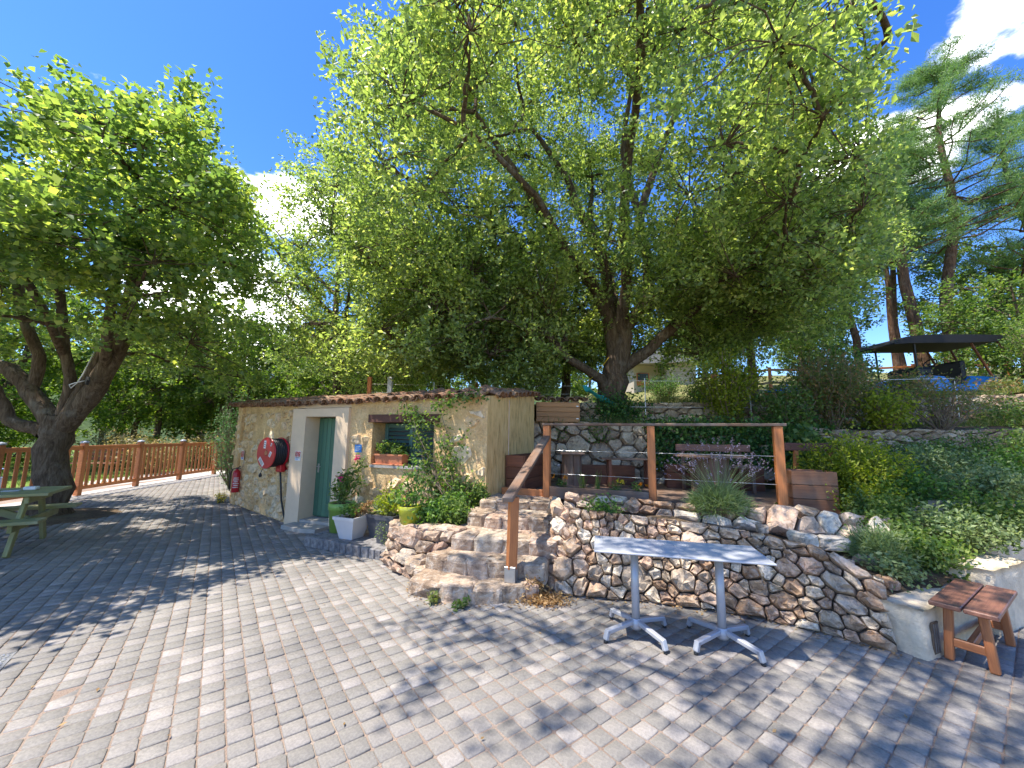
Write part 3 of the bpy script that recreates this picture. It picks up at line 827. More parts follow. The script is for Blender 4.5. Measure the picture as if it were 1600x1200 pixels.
# ================================================================== THE STONE HOUSE
A = Vector((-6.5, 9.35, 0)); B = Vector((-3.98, 7.27, 0)); C = Vector((-0.36, 5.88, 0)); D = Vector((0.44, 7.64, 0))
def frame(P, Q):
    t = (Q - P); L = t.length; t.normalize(); n = Vector((t.y, -t.x, 0))
    return (lambda s, o, z: Vector((P.x + t.x * s + n.x * o, P.y + t.y * s + n.y * o, z))), L, t, n
fAB, LAB, tAB, nAB = frame(A, B)
fBC, LBC, tBC, nBC = frame(B, C)
fCD, LCD, tCD, nCD = frame(C, D)
house = empty('stone_house', (-3.2, 7.6, 0), 'low stone and plaster house with tiled roof and green door', 'house')
def wallbox(mb, f, s0, s1, o0, o1, z0, z1, z1b=None):
    z1b = z1 if z1b is None else z1b
    vs = [f(s0, o0, z0), f(s1, o0, z0), f(s1, o1, z0), f(s0, o1, z0), f(s0, o0, z1), f(s1, o0, z1b), f(s1, o1, z1b), f(s0, o1, z1)]
    mb.add(vs, [(3, 2, 1, 0), (4, 5, 6, 7), (0, 1, 5, 4), (1, 2, 6, 5), (2, 3, 7, 6), (3, 0, 4, 7)])
TH = 0.45
mb = MB()
wallbox(mb, fAB, 0, LAB + 0.02, -TH, 0, -0.1, 2.235, 2.13)
mb.build('side_wall', M['facade'], house)
mb = MB()
DW0, DW1, DS0, DS1 = 0.0, 1.28, 0.30, 1.00        # door surround outer / opening
WS0, WS1, WZ0, WZ1 = 1.76, 2.96, 1.09, 1.80       # window opening
def ez(s): return 2.13 + 0.07 * s / LBC
wallbox(mb, fBC, DW1, WS0, -TH, 0, -0.1, ez(DW1), ez(WS0))
wallbox(mb, fBC, WS0, WS1, -TH, 0, -0.1, WZ0)
wallbox(mb, fBC, WS0, WS1, -TH, 0, WZ1 + 0.131, ez(WS0), ez(WS1))
wallbox(mb, fBC, WS1, LBC, -TH, 0, -0.1, ez(WS1), ez(LBC))
mb.build('front_wall', M['facade'], house)
mb = MB()
wallbox(mb, fCD, 0.0, LCD, -TH, 0.0, -0.1, 2.20, 2.42)
mb.build('gable_wall', M['streak'], house)
mb = MB()
wallbox(mb, frame(Vector((-4.6, 11.2, 0)), A)[0], 0, frame(Vector((-4.6, 11.2, 0)), A)[1] - 0.0, -TH, -0.004, -0.1, 2.16)
mb.build('rear_wall', M['facade'], house)
# vertical seam on the gable
plank('cable_duct', fCD(0.75, 0.008, 1.25), fCD(0.75, 0.008, 2.2), 0.018, 0.012, M['cream'], house, up=nCD)
# roof body
back = resample([(-5.3, 10.6, 2.62), (-3.4, 9.9, 2.62), (-0.9, 8.9, 2.62), (0.1, 8.5, 2.6)], 14)
eave = resample([tuple(fAB(0.0, -0.06, 2.225)), tuple(fBC(0.0, -0.06, 2.125)), tuple(fBC(LBC - 0.25, -0.06, 2.195)), tuple(fCD(LCD, -0.3, 2.42))], 14)
sheet('roof_slab', [eave * (1 - t) + back * t for t in (0, 0.5, 1)], M['tile'], house, smooth=False)
def tile_mesh():
    n = 6; vs = []; fs = []
    for (y, r0) in ((0.0, 0.088), (0.42, 0.072)):
        for rr in (r0, r0 - 0.014):
            for k in range(n + 1):
                a = math.pi * k / n
                vs.append((math.cos(a) * rr, y, math.sin(a) * rr * 0.85))
    m_ = n + 1
    for k in range(n):
        fs.append((k, k + 1, 2 * m_ + k + 1, 2 * m_ + k))
        fs.append((m_ + k + 1, m_ + k, 3 * m_ + k, 3 * m_ + k + 1))
        fs.append((k + 1, k, m_ + k, m_ + k + 1))
        fs.append((2 * m_ + k, 2 * m_ + k + 1, 3 * m_ + k + 1, 3 * m_ + k))
    fs.append((0, 2 * m_, 3 * m_, m_)); fs.append((n, m_ + n, 3 * m_ + n, 2 * m_ + n))
    b = MB(); b.add(vs, fs); return b.mesh('roof_tile', M['tile'])
TILE = tile_mesh()
def tile_row(f, L, tvec, nvec, zfun, parent, over=0.13, rows=2, s0=0.0, s1=None, slope=R(13)):
    inward = -nvec
    rz = math.atan2(inward.y, inward.x) - math.pi / 2
    s = s0
    s1 = L if s1 is None else s1
    while s < s1:
        for row in range(rows):
            for pan in (0, 1):
                jit = rng.normal(size=4)
                ss = s + (0.095 if pan else 0.0)
                o = over + (-0.03 if pan else 0.015) - row * 0.33 + jit[0] * 0.014
                z = zfun(ss) + row * 0.33 * math.tan(slope) + (0.012 if pan else 0.045) + jit[1] * 0.007 + row * 0.012
                p = f(ss, o, z)
                if pan: rot = (-slope + jit[2] * 0.03, math.pi, rz + jit[3] * 0.035)
                else: rot = (slope + jit[2] * 0.03, 0, rz + jit[3] * 0.045)
                link('roof_tile', TILE, parent, loc=p + (Vector((0, 0, 0.085)) if pan else Vector((0, 0, 0))), rot=rot)
        s += 0.19 + rng.normal() * 0.004
tile_row(fAB, LAB, tAB, nAB, lambda s: 2.165 - 0.105 * s / LAB, house, s0=-0.18, s1=LAB - 0.02)
tile_row(fBC, LBC, tBC, nBC, lambda s: 2.062 + 0.07 * s / LBC, house, s0=0.05, s1=LBC - 0.02)
tile_row(fCD, LCD, tCD, nCD, lambda s: 2.14 + 0.21 * s / LCD, house, s0=0.22, s1=LCD + 0.05, over=0.09, rows=1)
# door surround, door, threshold
mb = MB()
PROJ = 0.055
wallbox(mb, fBC, DW0 - 0.02, DS0, -0.36, PROJ, -0.02, 2.045)
wallbox(mb, fBC, DS1, DW1, -0.36, PROJ, -0.02, 2.052)
wallbox(mb, fBC, DS0, DS1, -0.36, PROJ - 0.002, 1.90, 2.048)
wallbox(mb, fBC, DW0, DW1, -0.36, -0.004, 2.06, 2.13, 2.15)
surround = mb.build('door_surround', M['cream'], house)
mb = MB(); wallbox(mb, fBC, DS0 - 0.1, DS1 + 0.1, -0.9, -0.37, -0.05, 2.0); mb.build('dark_interior', M['core'], house)
door = MB().cbox(fBC((DS0 + DS1) / 2, -0.29, 1.0), (0.70, 0.03, 1.78), rz=math.atan2(tBC.y, tBC.x)).build('door', M['door_green'], house)
door['label'] = 'green plank door'
for k in range(7):
    s = DS0 + 0.05 + k * 0.10
    plank('door_plank', fBC(s, -0.268, 0.125), fBC(s, -0.268, 1.885), 0.096, 0.018, M['door_green'], door, up=nBC)
h = MB(); h.tube([fBC(0.36, -0.258, 1.0), fBC(0.36, -0.215, 1.0), fBC(0.45, -0.21, 1.0)], 0.009, 6)
h.cbox(fBC(0.36, -0.256, 0.97), (0.035, 0.008, 0.16), rz=math.atan2(tBC.y, tBC.x)); h.build('door_handle', M['steel'], door)
mb = MB(); wallbox(mb, fBC, DS0 + 0.004, DS1 - 0.004, -0.30, 0.02, -0.02, 0.10); mb.build('door_sill', M['slab'], house)
# window: lintel, shutters, sill
rzBC = math.atan2(tBC.y, tBC.x)
m_, L_ = beam_matrix(fBC(WS0 - 0.08, -0.10, WZ1 + 0.065), fBC(WS1 + 0.10, -0.10, WZ1 + 0.065))
MB().cbox((0, 0, 0), (L_, 0.26, 0.13), mat4=m_).build('lintel_beam', M['beam'], house)
mb = MB(); wallbox(mb, fBC, WS0 - 0.1, WS1 + 0.1, -0.9, -0.452, WZ0 - 0.1, WZ1 + 0.1); mb.build('dark_interior', M['core'], house)
for k in range(2):
    s0 = WS0 + 0.01 + k * 0.59
    sh = MB().cbox(fBC(s0 + 0.295, -0.345, (WZ0 + WZ1) / 2), (0.58, 0.012, WZ1 - WZ0 - 0.01), rz=rzBC).build('window_shutter', M['black'], house)
    for (sa, sb) in ((0.0, 0.07), (0.51, 0.58)):
        plank('stile', fBC(s0 + (sa + sb) / 2, -0.325, WZ0 + 0.01), fBC(s0 + (sa + sb) / 2, -0.325, WZ1 - 0.01), 0.07, 0.03, M['shutter'], sh, up=nBC)
    for zc in (WZ0 + 0.045, WZ1 - 0.045):
        plank('rail', fBC(s0 + 0.072, -0.325, zc), fBC(s0 + 0.508, -0.325, zc), 0.07, 0.028, M['shutter'], sh, up=nBC)
    for q in range(8):
        z = WZ0 + 0.115 + q * 0.069
        tilt = (nBC * 0.75 + Vector((0, 0, 1)) * 0.65)
        plank('louvre_slat', fBC(s0 + 0.072, -0.325, z), fBC(s0 + 0.508, -0.325, z), 0.052, 0.008, M['shutter'], sh, up=tilt)
mb = MB(); wallbox(mb, fBC, WS0 + 0.003, WS1 - 0.003, -0.32, 0.03, WZ0 - 0.03, WZ0 + 0.012); mb.build('window_sill', M['slab'], house)
# stones showing through the plaster
def Sfun(f): return lambda x, y, d: tuple(f(x, d, y))
def wall_stones(f, L, H, keepfn, seed, rmin, rmax, prob):
    rnd = random.Random(seed)
    for cell in pack_cells(L, H, rmin, rmax, 1.35, 2500, rnd):
        cx = sum(p[0] for p in cell) / len(cell); cy = sum(p[1] for p in cell) / len(cell)
        if not keepfn(cx, cy) or rnd.random() > prob(cx, cy): continue
        sc = rnd.uniform(0.66, 0.9)
        cell = [(cx + (p[0] - cx) * sc, cy + (p[1] - cy) * sc) for p in cell]
        r = stone_from_cell(cell, Sfun(f), 0.006, 0.028, 0.03, 0.005)
        if r: m2 = MB(); m2.add(*r); m2.build('wall_stone', M['house_stone'], house, smooth=False)
wall_stones(fAB, LAB, 2.05, lambda x, y: 0.06 < x < LAB - 0.12, 5, 0.055, 0.13, lambda x, y: 0.95 if y < 0.9 else 0.72)
wall_stones(fBC, LBC, 2.0, lambda x, y: (DW1 + 0.08 < x < WS0 - 0.08 or x > WS1 + 0.08 or (DW1 + 0.08 < x and y < WZ0 - 0.1)) and x < LBC - 0.08, 6, 0.07, 0.16, lambda x, y: 0.85 if y < 0.9 else 0.4)
# roof vent
vent = empty('roof_vent', (-0.45, 6.75, 2.24), 'small terracotta vent pot standing on the tiled roof corner', 'vent')
MB().lathe((-0.45, 6.75, 2.22), [(0.07, 0), (0.065, 0.13), (0.085, 0.15), (0.085, 0.19), (0.05, 0.20)], 12).build('pot', M['tile'], vent, True)
MB().lathe((-0.45, 6.75, 2.42), [(0.075, 0.0), (0.10, 0.03), (0.0, 0.07)], 12).build('cap', M['tile'], vent, True)

# platform with kerb blocks in front of the door
plat = empty('door_platform', (-2.2, 5.9, 0), 'low grey block kerb platform carrying the flower pots', 'platform')
pl0, pl1 = Vector((-2.97, 5.90, 0)), Vector((-1.50, 5.18, 0))
fP, LP, tP, nP = frame(pl0, pl1)
mb = MB(); mb.prism([tuple(fP(0.05, -0.10, 0))[:2], tuple(fP(LP, -0.10, 0))[:2], (-0.95, 6.0), (-2.72, 6.72)], -0.05, 0.112); mb.build('slab_top', M['slate'], plat)
k = 0; s = 0.0
while s < LP - 0.05:
    w = random.uniform(0.10, 0.14)
    MB().cbox(fP(s + w / 2, -0.05 + random.uniform(-0.004, 0.004), 0.058), (w - 0.008, 0.095, 0.136), rz=math.atan2(tP.y, tP.x), ch=0.012).build('kerb_block', M['slate'], plat)
    s += w
fE, LE, tE, nE = frame(Vector((-2.72, 6.70, 0)), pl0)
s = 0.0
while s < LE - 0.12:
    w = random.uniform(0.11, 0.15)
    MB().cbox(fE(s + w / 2, -0.05, 0.056), (w - 0.008, 0.095, 0.134), rz=math.atan2(tE.y, tE.x), ch=0.012).build('kerb_block', M['slate'], plat)
    s += w
MB().prism([tuple(fBC(0.25, 0.33, 0))[:2], tuple(fBC(0.72, 0.40, 0))[:2], tuple(fBC(1.02, 0.34, 0))[:2], tuple(fBC(1.04, 0.062, 0))[:2], tuple(fBC(0.24, 0.062, 0))[:2]], -0.02, 0.062).build('door_step_slab', M['slab'], plat)

# ------------------------------------------------------------------ rocks, steps, walls
from mathutils import noise as mnoise
def rock(c, size, rz=0.0, e=0.45, amp=0.05, nu=18, nv=11):
    vs = []; fs = []
    off = Vector(rng.uniform(-50, 50, 3))
    def sp(v, e_): return math.copysign(abs(v) ** e_, v)
    cz, sn = math.cos(rz), math.sin(rz)
    sc = 1.0 / max(0.12, (size[0] * size[1] * size[2]) ** (1 / 3))
    for j in range(nv + 1):
        v = -math.pi / 2 + math.pi * j / nv
        for i in range(nu):
            u = 2 * math.pi * i / nu
            x, y, z = sp(math.cos(v), e) * sp(math.cos(u), e), sp(math.cos(v), e) * sp(math.sin(u), e), sp(math.sin(v), e)
            p = Vector((x * size[0] / 2, y * size[1] / 2, z * size[2] / 2))
            k = 1 + amp * (2.6 * mnoise.noise(p * sc * 1.6 + off) + 1.5 * mnoise.noise(p * sc * 4.5 + off) + 0.8 * mnoise.noise(p * sc * 10 + off))
            X, Y, Z = p.x * k, p.y * k, p.z * (1 + (k - 1) * 0.8)
            vs.append((c[0] + X * cz - Y * sn, c[1] + X * sn + Y * cz, c[2] + Z))
    for j in range(nv):
        for i in range(nu): fs.append((j * nu + i, j * nu + (i + 1) % nu, (j + 1) * nu + (i + 1) % nu, (j + 1) * nu + i))
    b = MB(); b.add(vs, fs); return b
steps = empty('stone_steps', (-0.2, 4.6, 0), 'five rough stone steps climbing to the wooden deck', 'steps')
STEP = [
    (0.0, 0.165, [(-1.04, 4.24), (-0.71, 4.06), (-0.4, 3.985), (-0.03, 4.02), (0.26, 4.08)], 0.30),
    (0.14, 0.32, [(-0.93, 4.54), (-0.49, 4.31), (-0.05, 4.22), (0.34, 4.19)], 0.34),
    (0.28, 0.47, [(-0.66, 4.70), (-0.01, 4.56), (0.46, 4.50)], 0.36),
    (0.42, 0.61, [(-0.56, 5.18), (0.0, 5.02), (0.48, 4.90)], 0.38),
    (0.56, 0.725, [(-0.42, 5.62), (0.08, 5.57), (0.54, 5.46)], 0.36)]
for z0, z1, line, dep in STEP:
    rs = resample([(p[0], p[1], 0) for p in line], 40)
    cum = np.concatenate([[0], np.cumsum(np.linalg.norm(np.diff(rs, axis=0), axis=1))])
    s = 0.0
    while s < cum[-1] - 0.08:
        w = min(random.uniform(0.2, 0.42), cum[-1] - s + 0.04)
        m0 = np.array([np.interp(s + w / 2, cum, rs[:, k]) for k in range(2)])
        e0 = np.array([np.interp(min(cum[-1], s + w), cum, rs[:, k]) for k in range(2)]) - np.array([np.interp(s, cum, rs[:, k]) for k in range(2)])
        ang = math.atan2(e0[1], e0[0])
        nb = np.array([-math.sin(ang), math.cos(ang)])
        if nb[1] < 0: nb = -nb
        d = dep * random.uniform(0.95, 1.15)
        c = m0 + nb * (d / 2 - 0.02 + random.uniform(-0.015, 0.02))
        hh = z1 - z0 + 0.03
        rock((c[0], c[1], z1 - hh / 2 + random.uniform(-0.014, 0.010)), (w * 1.06, d, hh), ang + random.uniform(-0.06, 0.06), 0.26, 0.085).build('step_stone', M['step_stone'], steps)
        s += w * 0.97
    # flat filling stones behind the riser
    for q in range(5):
        t = (q + 0.5) / 5
        m0 = np.array([np.interp(t * cum[-1], cum, rs[:, k]) for k in range(2)])
        rock((m0[0] + 0.06, m0[1] + dep + 0.14, z1 - 0.085), (0.36, 0.36, 0.16), random.uniform(0, 3), 0.34, 0.06).build('tread_stone', M['step_stone'], steps)
mb = MB()
mb.prism([(-0.98, 4.36), (-0.4, 4.1), (0.4, 4.2), (0.5, 5.9), (-0.5, 6.0), (-0.75, 5.0)], -0.05, 0.12)
mb.prism([(-0.6, 4.9), (0.45, 4.7), (0.5, 5.95), (-0.45, 6.05)], 0.121, 0.40)
mb.prism([(-0.48, 5.35), (0.45, 5.15), (0.5, 5.94), (-0.44, 6.04)], 0.401, 0.55)
mb.build('rubble_core', M['soil'], steps)

bed = empty('plant_bed_wall', (-1.2, 5.0, 0), 'low rounded stone wall holding the plant bed left of the steps', 'wall')
stone_surface([(-1.60, 5.62, 0.0), (-1.54, 5.12, 0.0), (-1.38, 4.88, 0.0), (-1.08, 4.62, 0.0), (-0.88, 4.60, 0.10)],
              [(-1.52, 5.66, 0.46), (-1.46, 5.20, 0.46), (-1.30, 5.02, 0.46), (-0.98, 4.86, 0.46), (-0.62, 4.82, 0.48)], bed, M['step_stone'], 0.055, 0.12, 1.3, bulge=0.06, gap=0.006)
for k in range(7):
    t = k / 6
    p = np.array([-1.44, 5.28, 0.42]) * (1 - t) + np.array([-0.66, 4.93, 0.44]) * t
    rock((p[0], p[1], p[2]), (0.24, 0.2, 0.13), random.uniform(0, 3), 0.42, 0.1).build('cap_stone', M['step_stone'], bed)
mb = MB(); mb.prism([(-1.48, 5.25), (-1.0, 4.95), (-0.62, 4.95), (-0.42, 5.85), (-1.5, 6.2)], 0.2, 0.43)
tag(mb.build('plant_bed_soil', M['soil']), kind='structure')

dry = empty('dry_stone_wall', (1.8, 4.0, 0), 'long curved dry stone retaining wall behind the grey tables', 'wall')
stone_surface([(0.50, 5.55, 0.2), (0.44, 4.95, 0.1), (0.40, 4.42, 0.0), (0.55, 4.23, 0.0), (1.36, 4.10, 0.0), (1.99, 3.92, 0.0), (2.40, 3.69, 0.0), (2.70, 3.47, 0.0), (2.97, 3.22, 0.0)],
              [(0.62, 5.60, 0.80), (0.58, 5.10, 0.80), (0.60, 4.76, 0.79), (0.74, 4.68, 0.78), (1.34, 4.48, 0.76), (2.02, 4.18, 0.74), (2.50, 3.96, 0.68), (2.84, 3.74, 0.63), (3.10, 3.42, 0.46)],
              dry, M['wall_stone'], 0.034, 0.128, 1.2, bulge=0.06, gap=0.005, tries=14000, rough=0.016)
tier = empty('upper_stone_tier', (2.3, 4.9, 0.7), 'row of weathered stones edging the soil below the deck', 'wall')
stone_surface([(0.70, 5.36, 0.66), (1.25, 5.22, 0.66), (1.9, 4.95, 0.64), (2.5, 4.62, 0.60), (3.1, 4.45, 0.58), (3.9, 4.15, 0.52)],
              [(0.74, 5.46, 0.84), (1.29, 5.30, 0.84), (1.94, 5.04, 0.82), (2.54, 4.74, 0.82), (3.2, 4.60, 0.86), (4.05, 4.32, 0.78)],
              tier, M['wall_stone'], 0.07, 0.13, 1.2, bulge=0.06, gap=0.008, tries=1500)
# loose boulders on the bank
bank_rocks = [(2.35, 4.28, 0.66, 0.3, 0.24, 0.14), (2.62, 4.05, 0.62, 0.34, 0.2, 0.16), (2.95, 4.12, 0.66, 0.36, 0.2, 0.2), (3.28, 4.16, 0.62, 0.42, 0.26, 0.22), (3.02, 3.78, 0.52, 0.36, 0.24, 0.18),
              (3.42, 3.92, 0.52, 0.3, 0.24, 0.16), (3.30, 3.62, 0.42, 0.26, 0.2, 0.14), (3.75, 4.22, 0.66, 0.34, 0.22, 0.24), (4.28, 4.42, 0.68, 0.34, 0.26, 0.28), (4.02, 4.05, 0.56, 0.3, 0.2, 0.2), (4.75, 4.75, 0.8, 0.4, 0.3, 0.32), (2.72, 4.38, 0.7, 0.2, 0.16, 0.13)]
spots = ['beside the tier corner', 'above the curved wall', 'above the bend of the curved wall', 'below the rosemary bush', 'near the low end of the curved wall', 'beside the rosemary', 'next to the white block', 'behind the rosemary', 'with a flat square face behind the white block', 'half hidden by herbs', 'deep among the herbs', 'below the lavender']
tones = ['pale', 'brown', 'grey', 'whitish', 'buff', 'dark', 'small', 'slate grey', 'streaked', 'rough', 'shaded', 'little']
for (x, y, z, a, b, c), sp_, tn in zip(bank_rocks, spots, tones):
    o = rock((x, y, z - 0.045), (a * 0.6, b * 0.68, c * 0.6), random.uniform(0, 3), 0.42, 0.13).build('boulder', M['wall_stone'], None)
    tag(o, tn + ' loose boulder on the bank ' + sp_, 'boulder', 'boulders on the garden bank')
lower = empty('lower_back_wall', (3.0, 7.8, 0.7), 'shaded rubble stone wall at the back of the deck', 'wall')
stone_surface(LW_B, LW_T, lower, M['back_stone'], 0.07, 0.17, 1.35, bulge=0.05, gap=0.010, tries=7000)
upper = empty('upper_back_wall', (4.0, 8.7, 1.85), 'coursed stone terrace wall below the big oak', 'wall')
stone_surface(UW_B, UW_T, upper, M['back_stone'], 0.06, 0.13, 1.6, bulge=0.045, gap=0.009, tries=7000)

# white rendered stepped wall on the right
wh = empty('white_stepped_wall', (3.4, 3.4, 0), 'stepped off-white rendered wall behind the small wooden bench', 'wall')
fW, LW, tW, nW = frame(Vector((3.09, 3.12, 0)), Vector((4.30, 3.66, 0)))
def rough_block(name, f, s0, s1, o0, o1, z0, z1, mat, parent):
    ns, no, nz_ = 14, 5, 8
    vs = {}; V = []; F = []
    def vid(i, j, k):
        key = (i, j, k)
        if key not in vs:
            p = f(s0 + (s1 - s0) * i / ns, o0 + (o1 - o0) * j / no, z0 + (z1 - z0) * k / nz_)
            rr = 0.0035
            edge = (i in (0, ns)) + (j in (0, no)) + (k == nz_)
            q = Vector((p.x + rng.normal() * rr, p.y + rng.normal() * rr, p.z + rng.normal() * rr * (k > 0)))
            if edge >= 2:
                cc = f((s0 + s1) / 2, (o0 + o1) / 2, (z0 + z1) / 2); q = q + (cc - q).normalized() * 0.014
            vs[key] = len(V); V.append(q)
        return vs[key]
    for i in range(ns):
        for j in range(no): F.append((vid(i, j, nz_), vid(i + 1, j, nz_), vid(i + 1, j + 1, nz_), vid(i, j + 1, nz_)))
        for k in range(nz_):
            for j in (0, no): F.append((vid(i, j, k), vid(i + 1, j, k), vid(i + 1, j, k + 1), vid(i, j, k + 1)))
    for k in range(nz_):
        for j in range(no):
            for i in (0, ns): F.append((vid(i, j, k), vid(i, j + 1, k), vid(i, j + 1, k + 1), vid(i, j, k + 1)))
    b = MB(); b.add(V, F); return b.build(name, mat, parent, True)
rough_block('low_block', fW, 0.0, 1.095, -0.27, 0.0, -0.02, 0.345, M['whitewash'], wh)
rough_block('middle_block', fW, 1.10, 1.90, -0.26, 0.06, -0.02, 0.52, M['whitewash'], wh)
rough_block('high_block', fW, 2.35, 9.5, -0.75, -0.25, -0.02, 0.92, M['whitewash'], wh)
MB().cbox(fW(0.14, 0.004, 0.14), (0.10, 0.012, 0.22), rz=math.atan2(tW.y, tW.x)).build('dark_niche', M['core'], wh)  # niche drawn as a flat slab, its shade put in as dark colour
for k in range(3):
    plank('niche_bar', fW(0.11 + 0.03 * k, 0.012, 0.04), fW(0.11 + 0.03 * k, 0.012, 0.24), 0.008, 0.006, M['iron'], wh, up=nW)

# ================================================================== FENCE
FP = [(-10.02, 6.2), (-10.35, 8.05), (-10.64, 9.91), (-10.94, 11.73), (-11.08, 13.4), (-11.38, 15.35), (-9.6, 16.2), (-7.8, 17.0)]
fence = empty('wooden_fence', (-10.8, 11.0, 0), 'red-brown wooden picket fence along the left side of the courtyard', 'fence')
for (x, y) in FP:
    p = MB().cbox((x, y, 0.64), (0.115, 0.115, 1.28), rz=R(8), ch=0.01).build('post', M['fence_wood'], fence)
    MB().lathe((x, y, 1.282), [(0.085, 0.0), (0.085, 0.03), (0.07, 0.042), (0.0, 0.06)], 14).build('post_cap', M['table_metal'], p, True)
for (x0, y0), (x1, y1) in zip(FP[:-1], FP[1:]):
    p0, p1 = Vector((x0, y0, 0)), Vector((x1, y1, 0))
    d = (p1 - p0).normalized(); L = (p1 - p0).length; nrm = Vector((d.y, -d.x, 0))
    q0, q1 = p0 + d * 0.07, p1 - d * 0.07
    up = Vector((0, 0, 1))
    plank('rail', q0 + up * 1.17, q1 + up * 1.17, 0.06, 0.10, M['fence_wood'], fence)
    plank('rail', q0 + up * 0.19, q1 + up * 0.19, 0.05, 0.09, M['fence_wood'], fence)
    n = 9
    for k in range(n):
        c = q0 + (q1 - q0) * ((k + 0.7) / (n + 0.4))
        plank('slat', c + up * 0.235, c + up * 1.12, 0.085, 0.022, M['fence_wood'], fence, up=nrm)

# ================================================================== DECK
deck = empty('wooden_deck', (1.9, 6.4, 0.6), 'raised dark timber deck at the top of the steps', 'deck')
DZ = 0.725
fD, LD, tD, nD = frame(Vector((0.55, 5.98, 0)), Vector((3.30, 4.90, 0)))     # n points to the camera
nb_ = 0
o = -0.02
while o > -2.45:
    s0 = -0.72; s1 = LD + 0.30 + (-o) * 0.10
    if o < -1.6: s0 = -0.72 + (-o - 1.6) * 0.75
    plank('deck_board', fD(s0, o - 0.06, DZ), fD(s1, o - 0.06, DZ), 0.128, 0.028, M['dark_wood'], deck)
    o -= 0.134
plank('fascia_board', fD(-0.72, 0.028, 0.745), fD(-0.06, 0.028, 0.745), 0.03, 0.15, M['deck_wood'], deck)
plank('fascia_board', fD(1.50, 0.024, 0.64), fD(LD + 0.32, 0.024, 0.64), 0.03, 0.13, M['dark_wood'], deck)
plank('fascia_board', fD(0.06, 0.012, 0.62), fD(1.46, 0.012, 0.62), 0.03, 0.12, M['dark_wood'], deck)
mb = MB(); mb.prism([tuple(fD(-0.65, -0.04, 0))[:2], tuple(fD(LD + 0.2, -0.04, 0))[:2], tuple(fD(LD + 0.2, -2.2, 0))[:2], tuple(fD(0.3, -2.2, 0))[:2]], 0.45, 0.70); mb.build('joist_frame', M['core'], deck)
rail = empty('deck_railing', (1.9, 5.4, 0.6), 'orange-brown timber railing with steel cables along the deck front', 'railing')
PS = [0.0, LD * 0.5, LD]
for s in PS:
    p = plank('post', fD(s, 0.03, 0.58), fD(s, 0.03, 1.765), 0.10, 0.10, M['deck_wood'], rail, up=nD)
    for zz in (0.64, 0.70):
        b = MB(); b.tube([fD(s, 0.078, zz), fD(s, 0.090, zz)], 0.012, 8); b.build('bolt', M['steel'], p)
plank('top_rail', fD(-0.07, 0.03, 1.785), fD(LD + 0.09, 0.03, 1.785), 0.12, 0.036, M['dark_wood'], rail)
for z in (1.06, 1.40):
    b = MB(); b.tube([fD(0, 0.03, z), fD(LD * 0.5, 0.03, z), fD(LD, 0.03, z)], 0.0035, 5); b.build('steel_cable', M['steel'], rail)
hr = empty('stair_handrail', (0.02, 4.15, 0.16), 'sloping timber handrail on an orange post beside the steps', 'handrail')
p = plank('post', (0.02, 4.15, 0.28), (0.035, 4.16, 0.98), 0.095, 0.085, M['deck_wood'], hr, up=(0.3, -0.95, 0))
MB().cbox((0.018, 4.15, 0.235), (0.112, 0.102, 0.15), rz=R(-18), ch=0.003).build('metal_bracket', M['steel'], hr)
plank('rail', (-0.03, 4.02, 0.97), (0.53, 5.93, 1.60), 0.11, 0.05, M['dark_wood'], hr)
# flower trough between the first two posts
tr = empty('deck_flower_trough', (1.2, 5.7, 0.72), 'long wooden trough with orange marigolds between the railing posts', 'planter')
for oo in (0.105, -0.10):
    plank('side_board', fD(0.06, oo, 0.80), fD(1.43, oo, 0.80), 0.026, 0.17, M['dark_wood'], tr)
for ss in (0.075, 1.415):
    plank('end_board', fD(ss, 0.09, 0.80), fD(ss, -0.085, 0.80), 0.024, 0.165, M['dark_wood'], tr)
mb = MB(); wallbox(mb, fD, 0.09, 1.40, -0.085, 0.09, 0.735, 0.855); mb.build('soil', M['soil'], tr)

# ================================================================== OBJECTS ON THE COURTYARD
def bistro_table(c, ang, base_ang, label, tail):
    t = empty('bistro_table', (c[0], c[1], 0), label, 'table', 'grey tables beside the stone wall')
    m4 = Matrix.Translation((c[0], c[1], 0.695)) @ Matrix.Rotation(ang, 4, 'Z')
    MB().cbox((0, 0, 0), (0.655, 0.50, 0.014), ch=0.004, mat4=m4).build('table_top', M['table_top'], t)
    MB().cbox((0, 0, 0), (0.30, 0.30, 0.012), mat4=Matrix.Translation((c[0], c[1], 0.680)) @ Matrix.Rotation(ang, 4, 'Z')).build('fixing_plate', M['table_metal'], t)
    b = MB(); b.tube([(c[0], c[1], 0.06), (c[0], c[1], 0.674)], 0.032, 16); b.build('column', M['table_metal'], t, True)
    b = MB(); b.lathe((c[0], c[1], 0.045), [(0.0, 0), (0.034, 0.0), (0.05, 0.02), (0.05, 0.06), (0.034, 0.085)], 16); b.build('hub', M['table_metal'], t, True)
    for k in range(4):
        a = base_ang + k * math.pi / 2
        d = Vector((math.cos(a), math.sin(a), 0)); cc = Vector((c[0], c[1], 0))
        leg = MB(); leg.beam(cc + d * 0.03 + Vector((0, 0, 0.105)), cc + d * 0.30 + Vector((0, 0, 0.075)), 0.042, 0.034)
        leg.beam(cc + d * 0.288 + Vector((0, 0, 0.09)), cc + d * 0.312 + Vector((0, 0, 0.018)), 0.042, 0.032, up=d)
        l = leg.build('foot', M['table_metal'], t)
        MB().lathe((cc.x + d.x * 0.312, cc.y + d.y * 0.312, 0.0), [(0.0, 0), (0.017, 0.0), (0.017, 0.01), (0.01, 0.022)], 10).build('glide', M['black'], l, True)
    return t
bistro_table((1.05, 3.46), R(-12.5), R(25), 'grey bistro table on the left, nearer the steps', 0)
bistro_table((1.685, 3.315), R(-12.5), R(27), 'grey bistro table on the right, nearer the white block', 0)

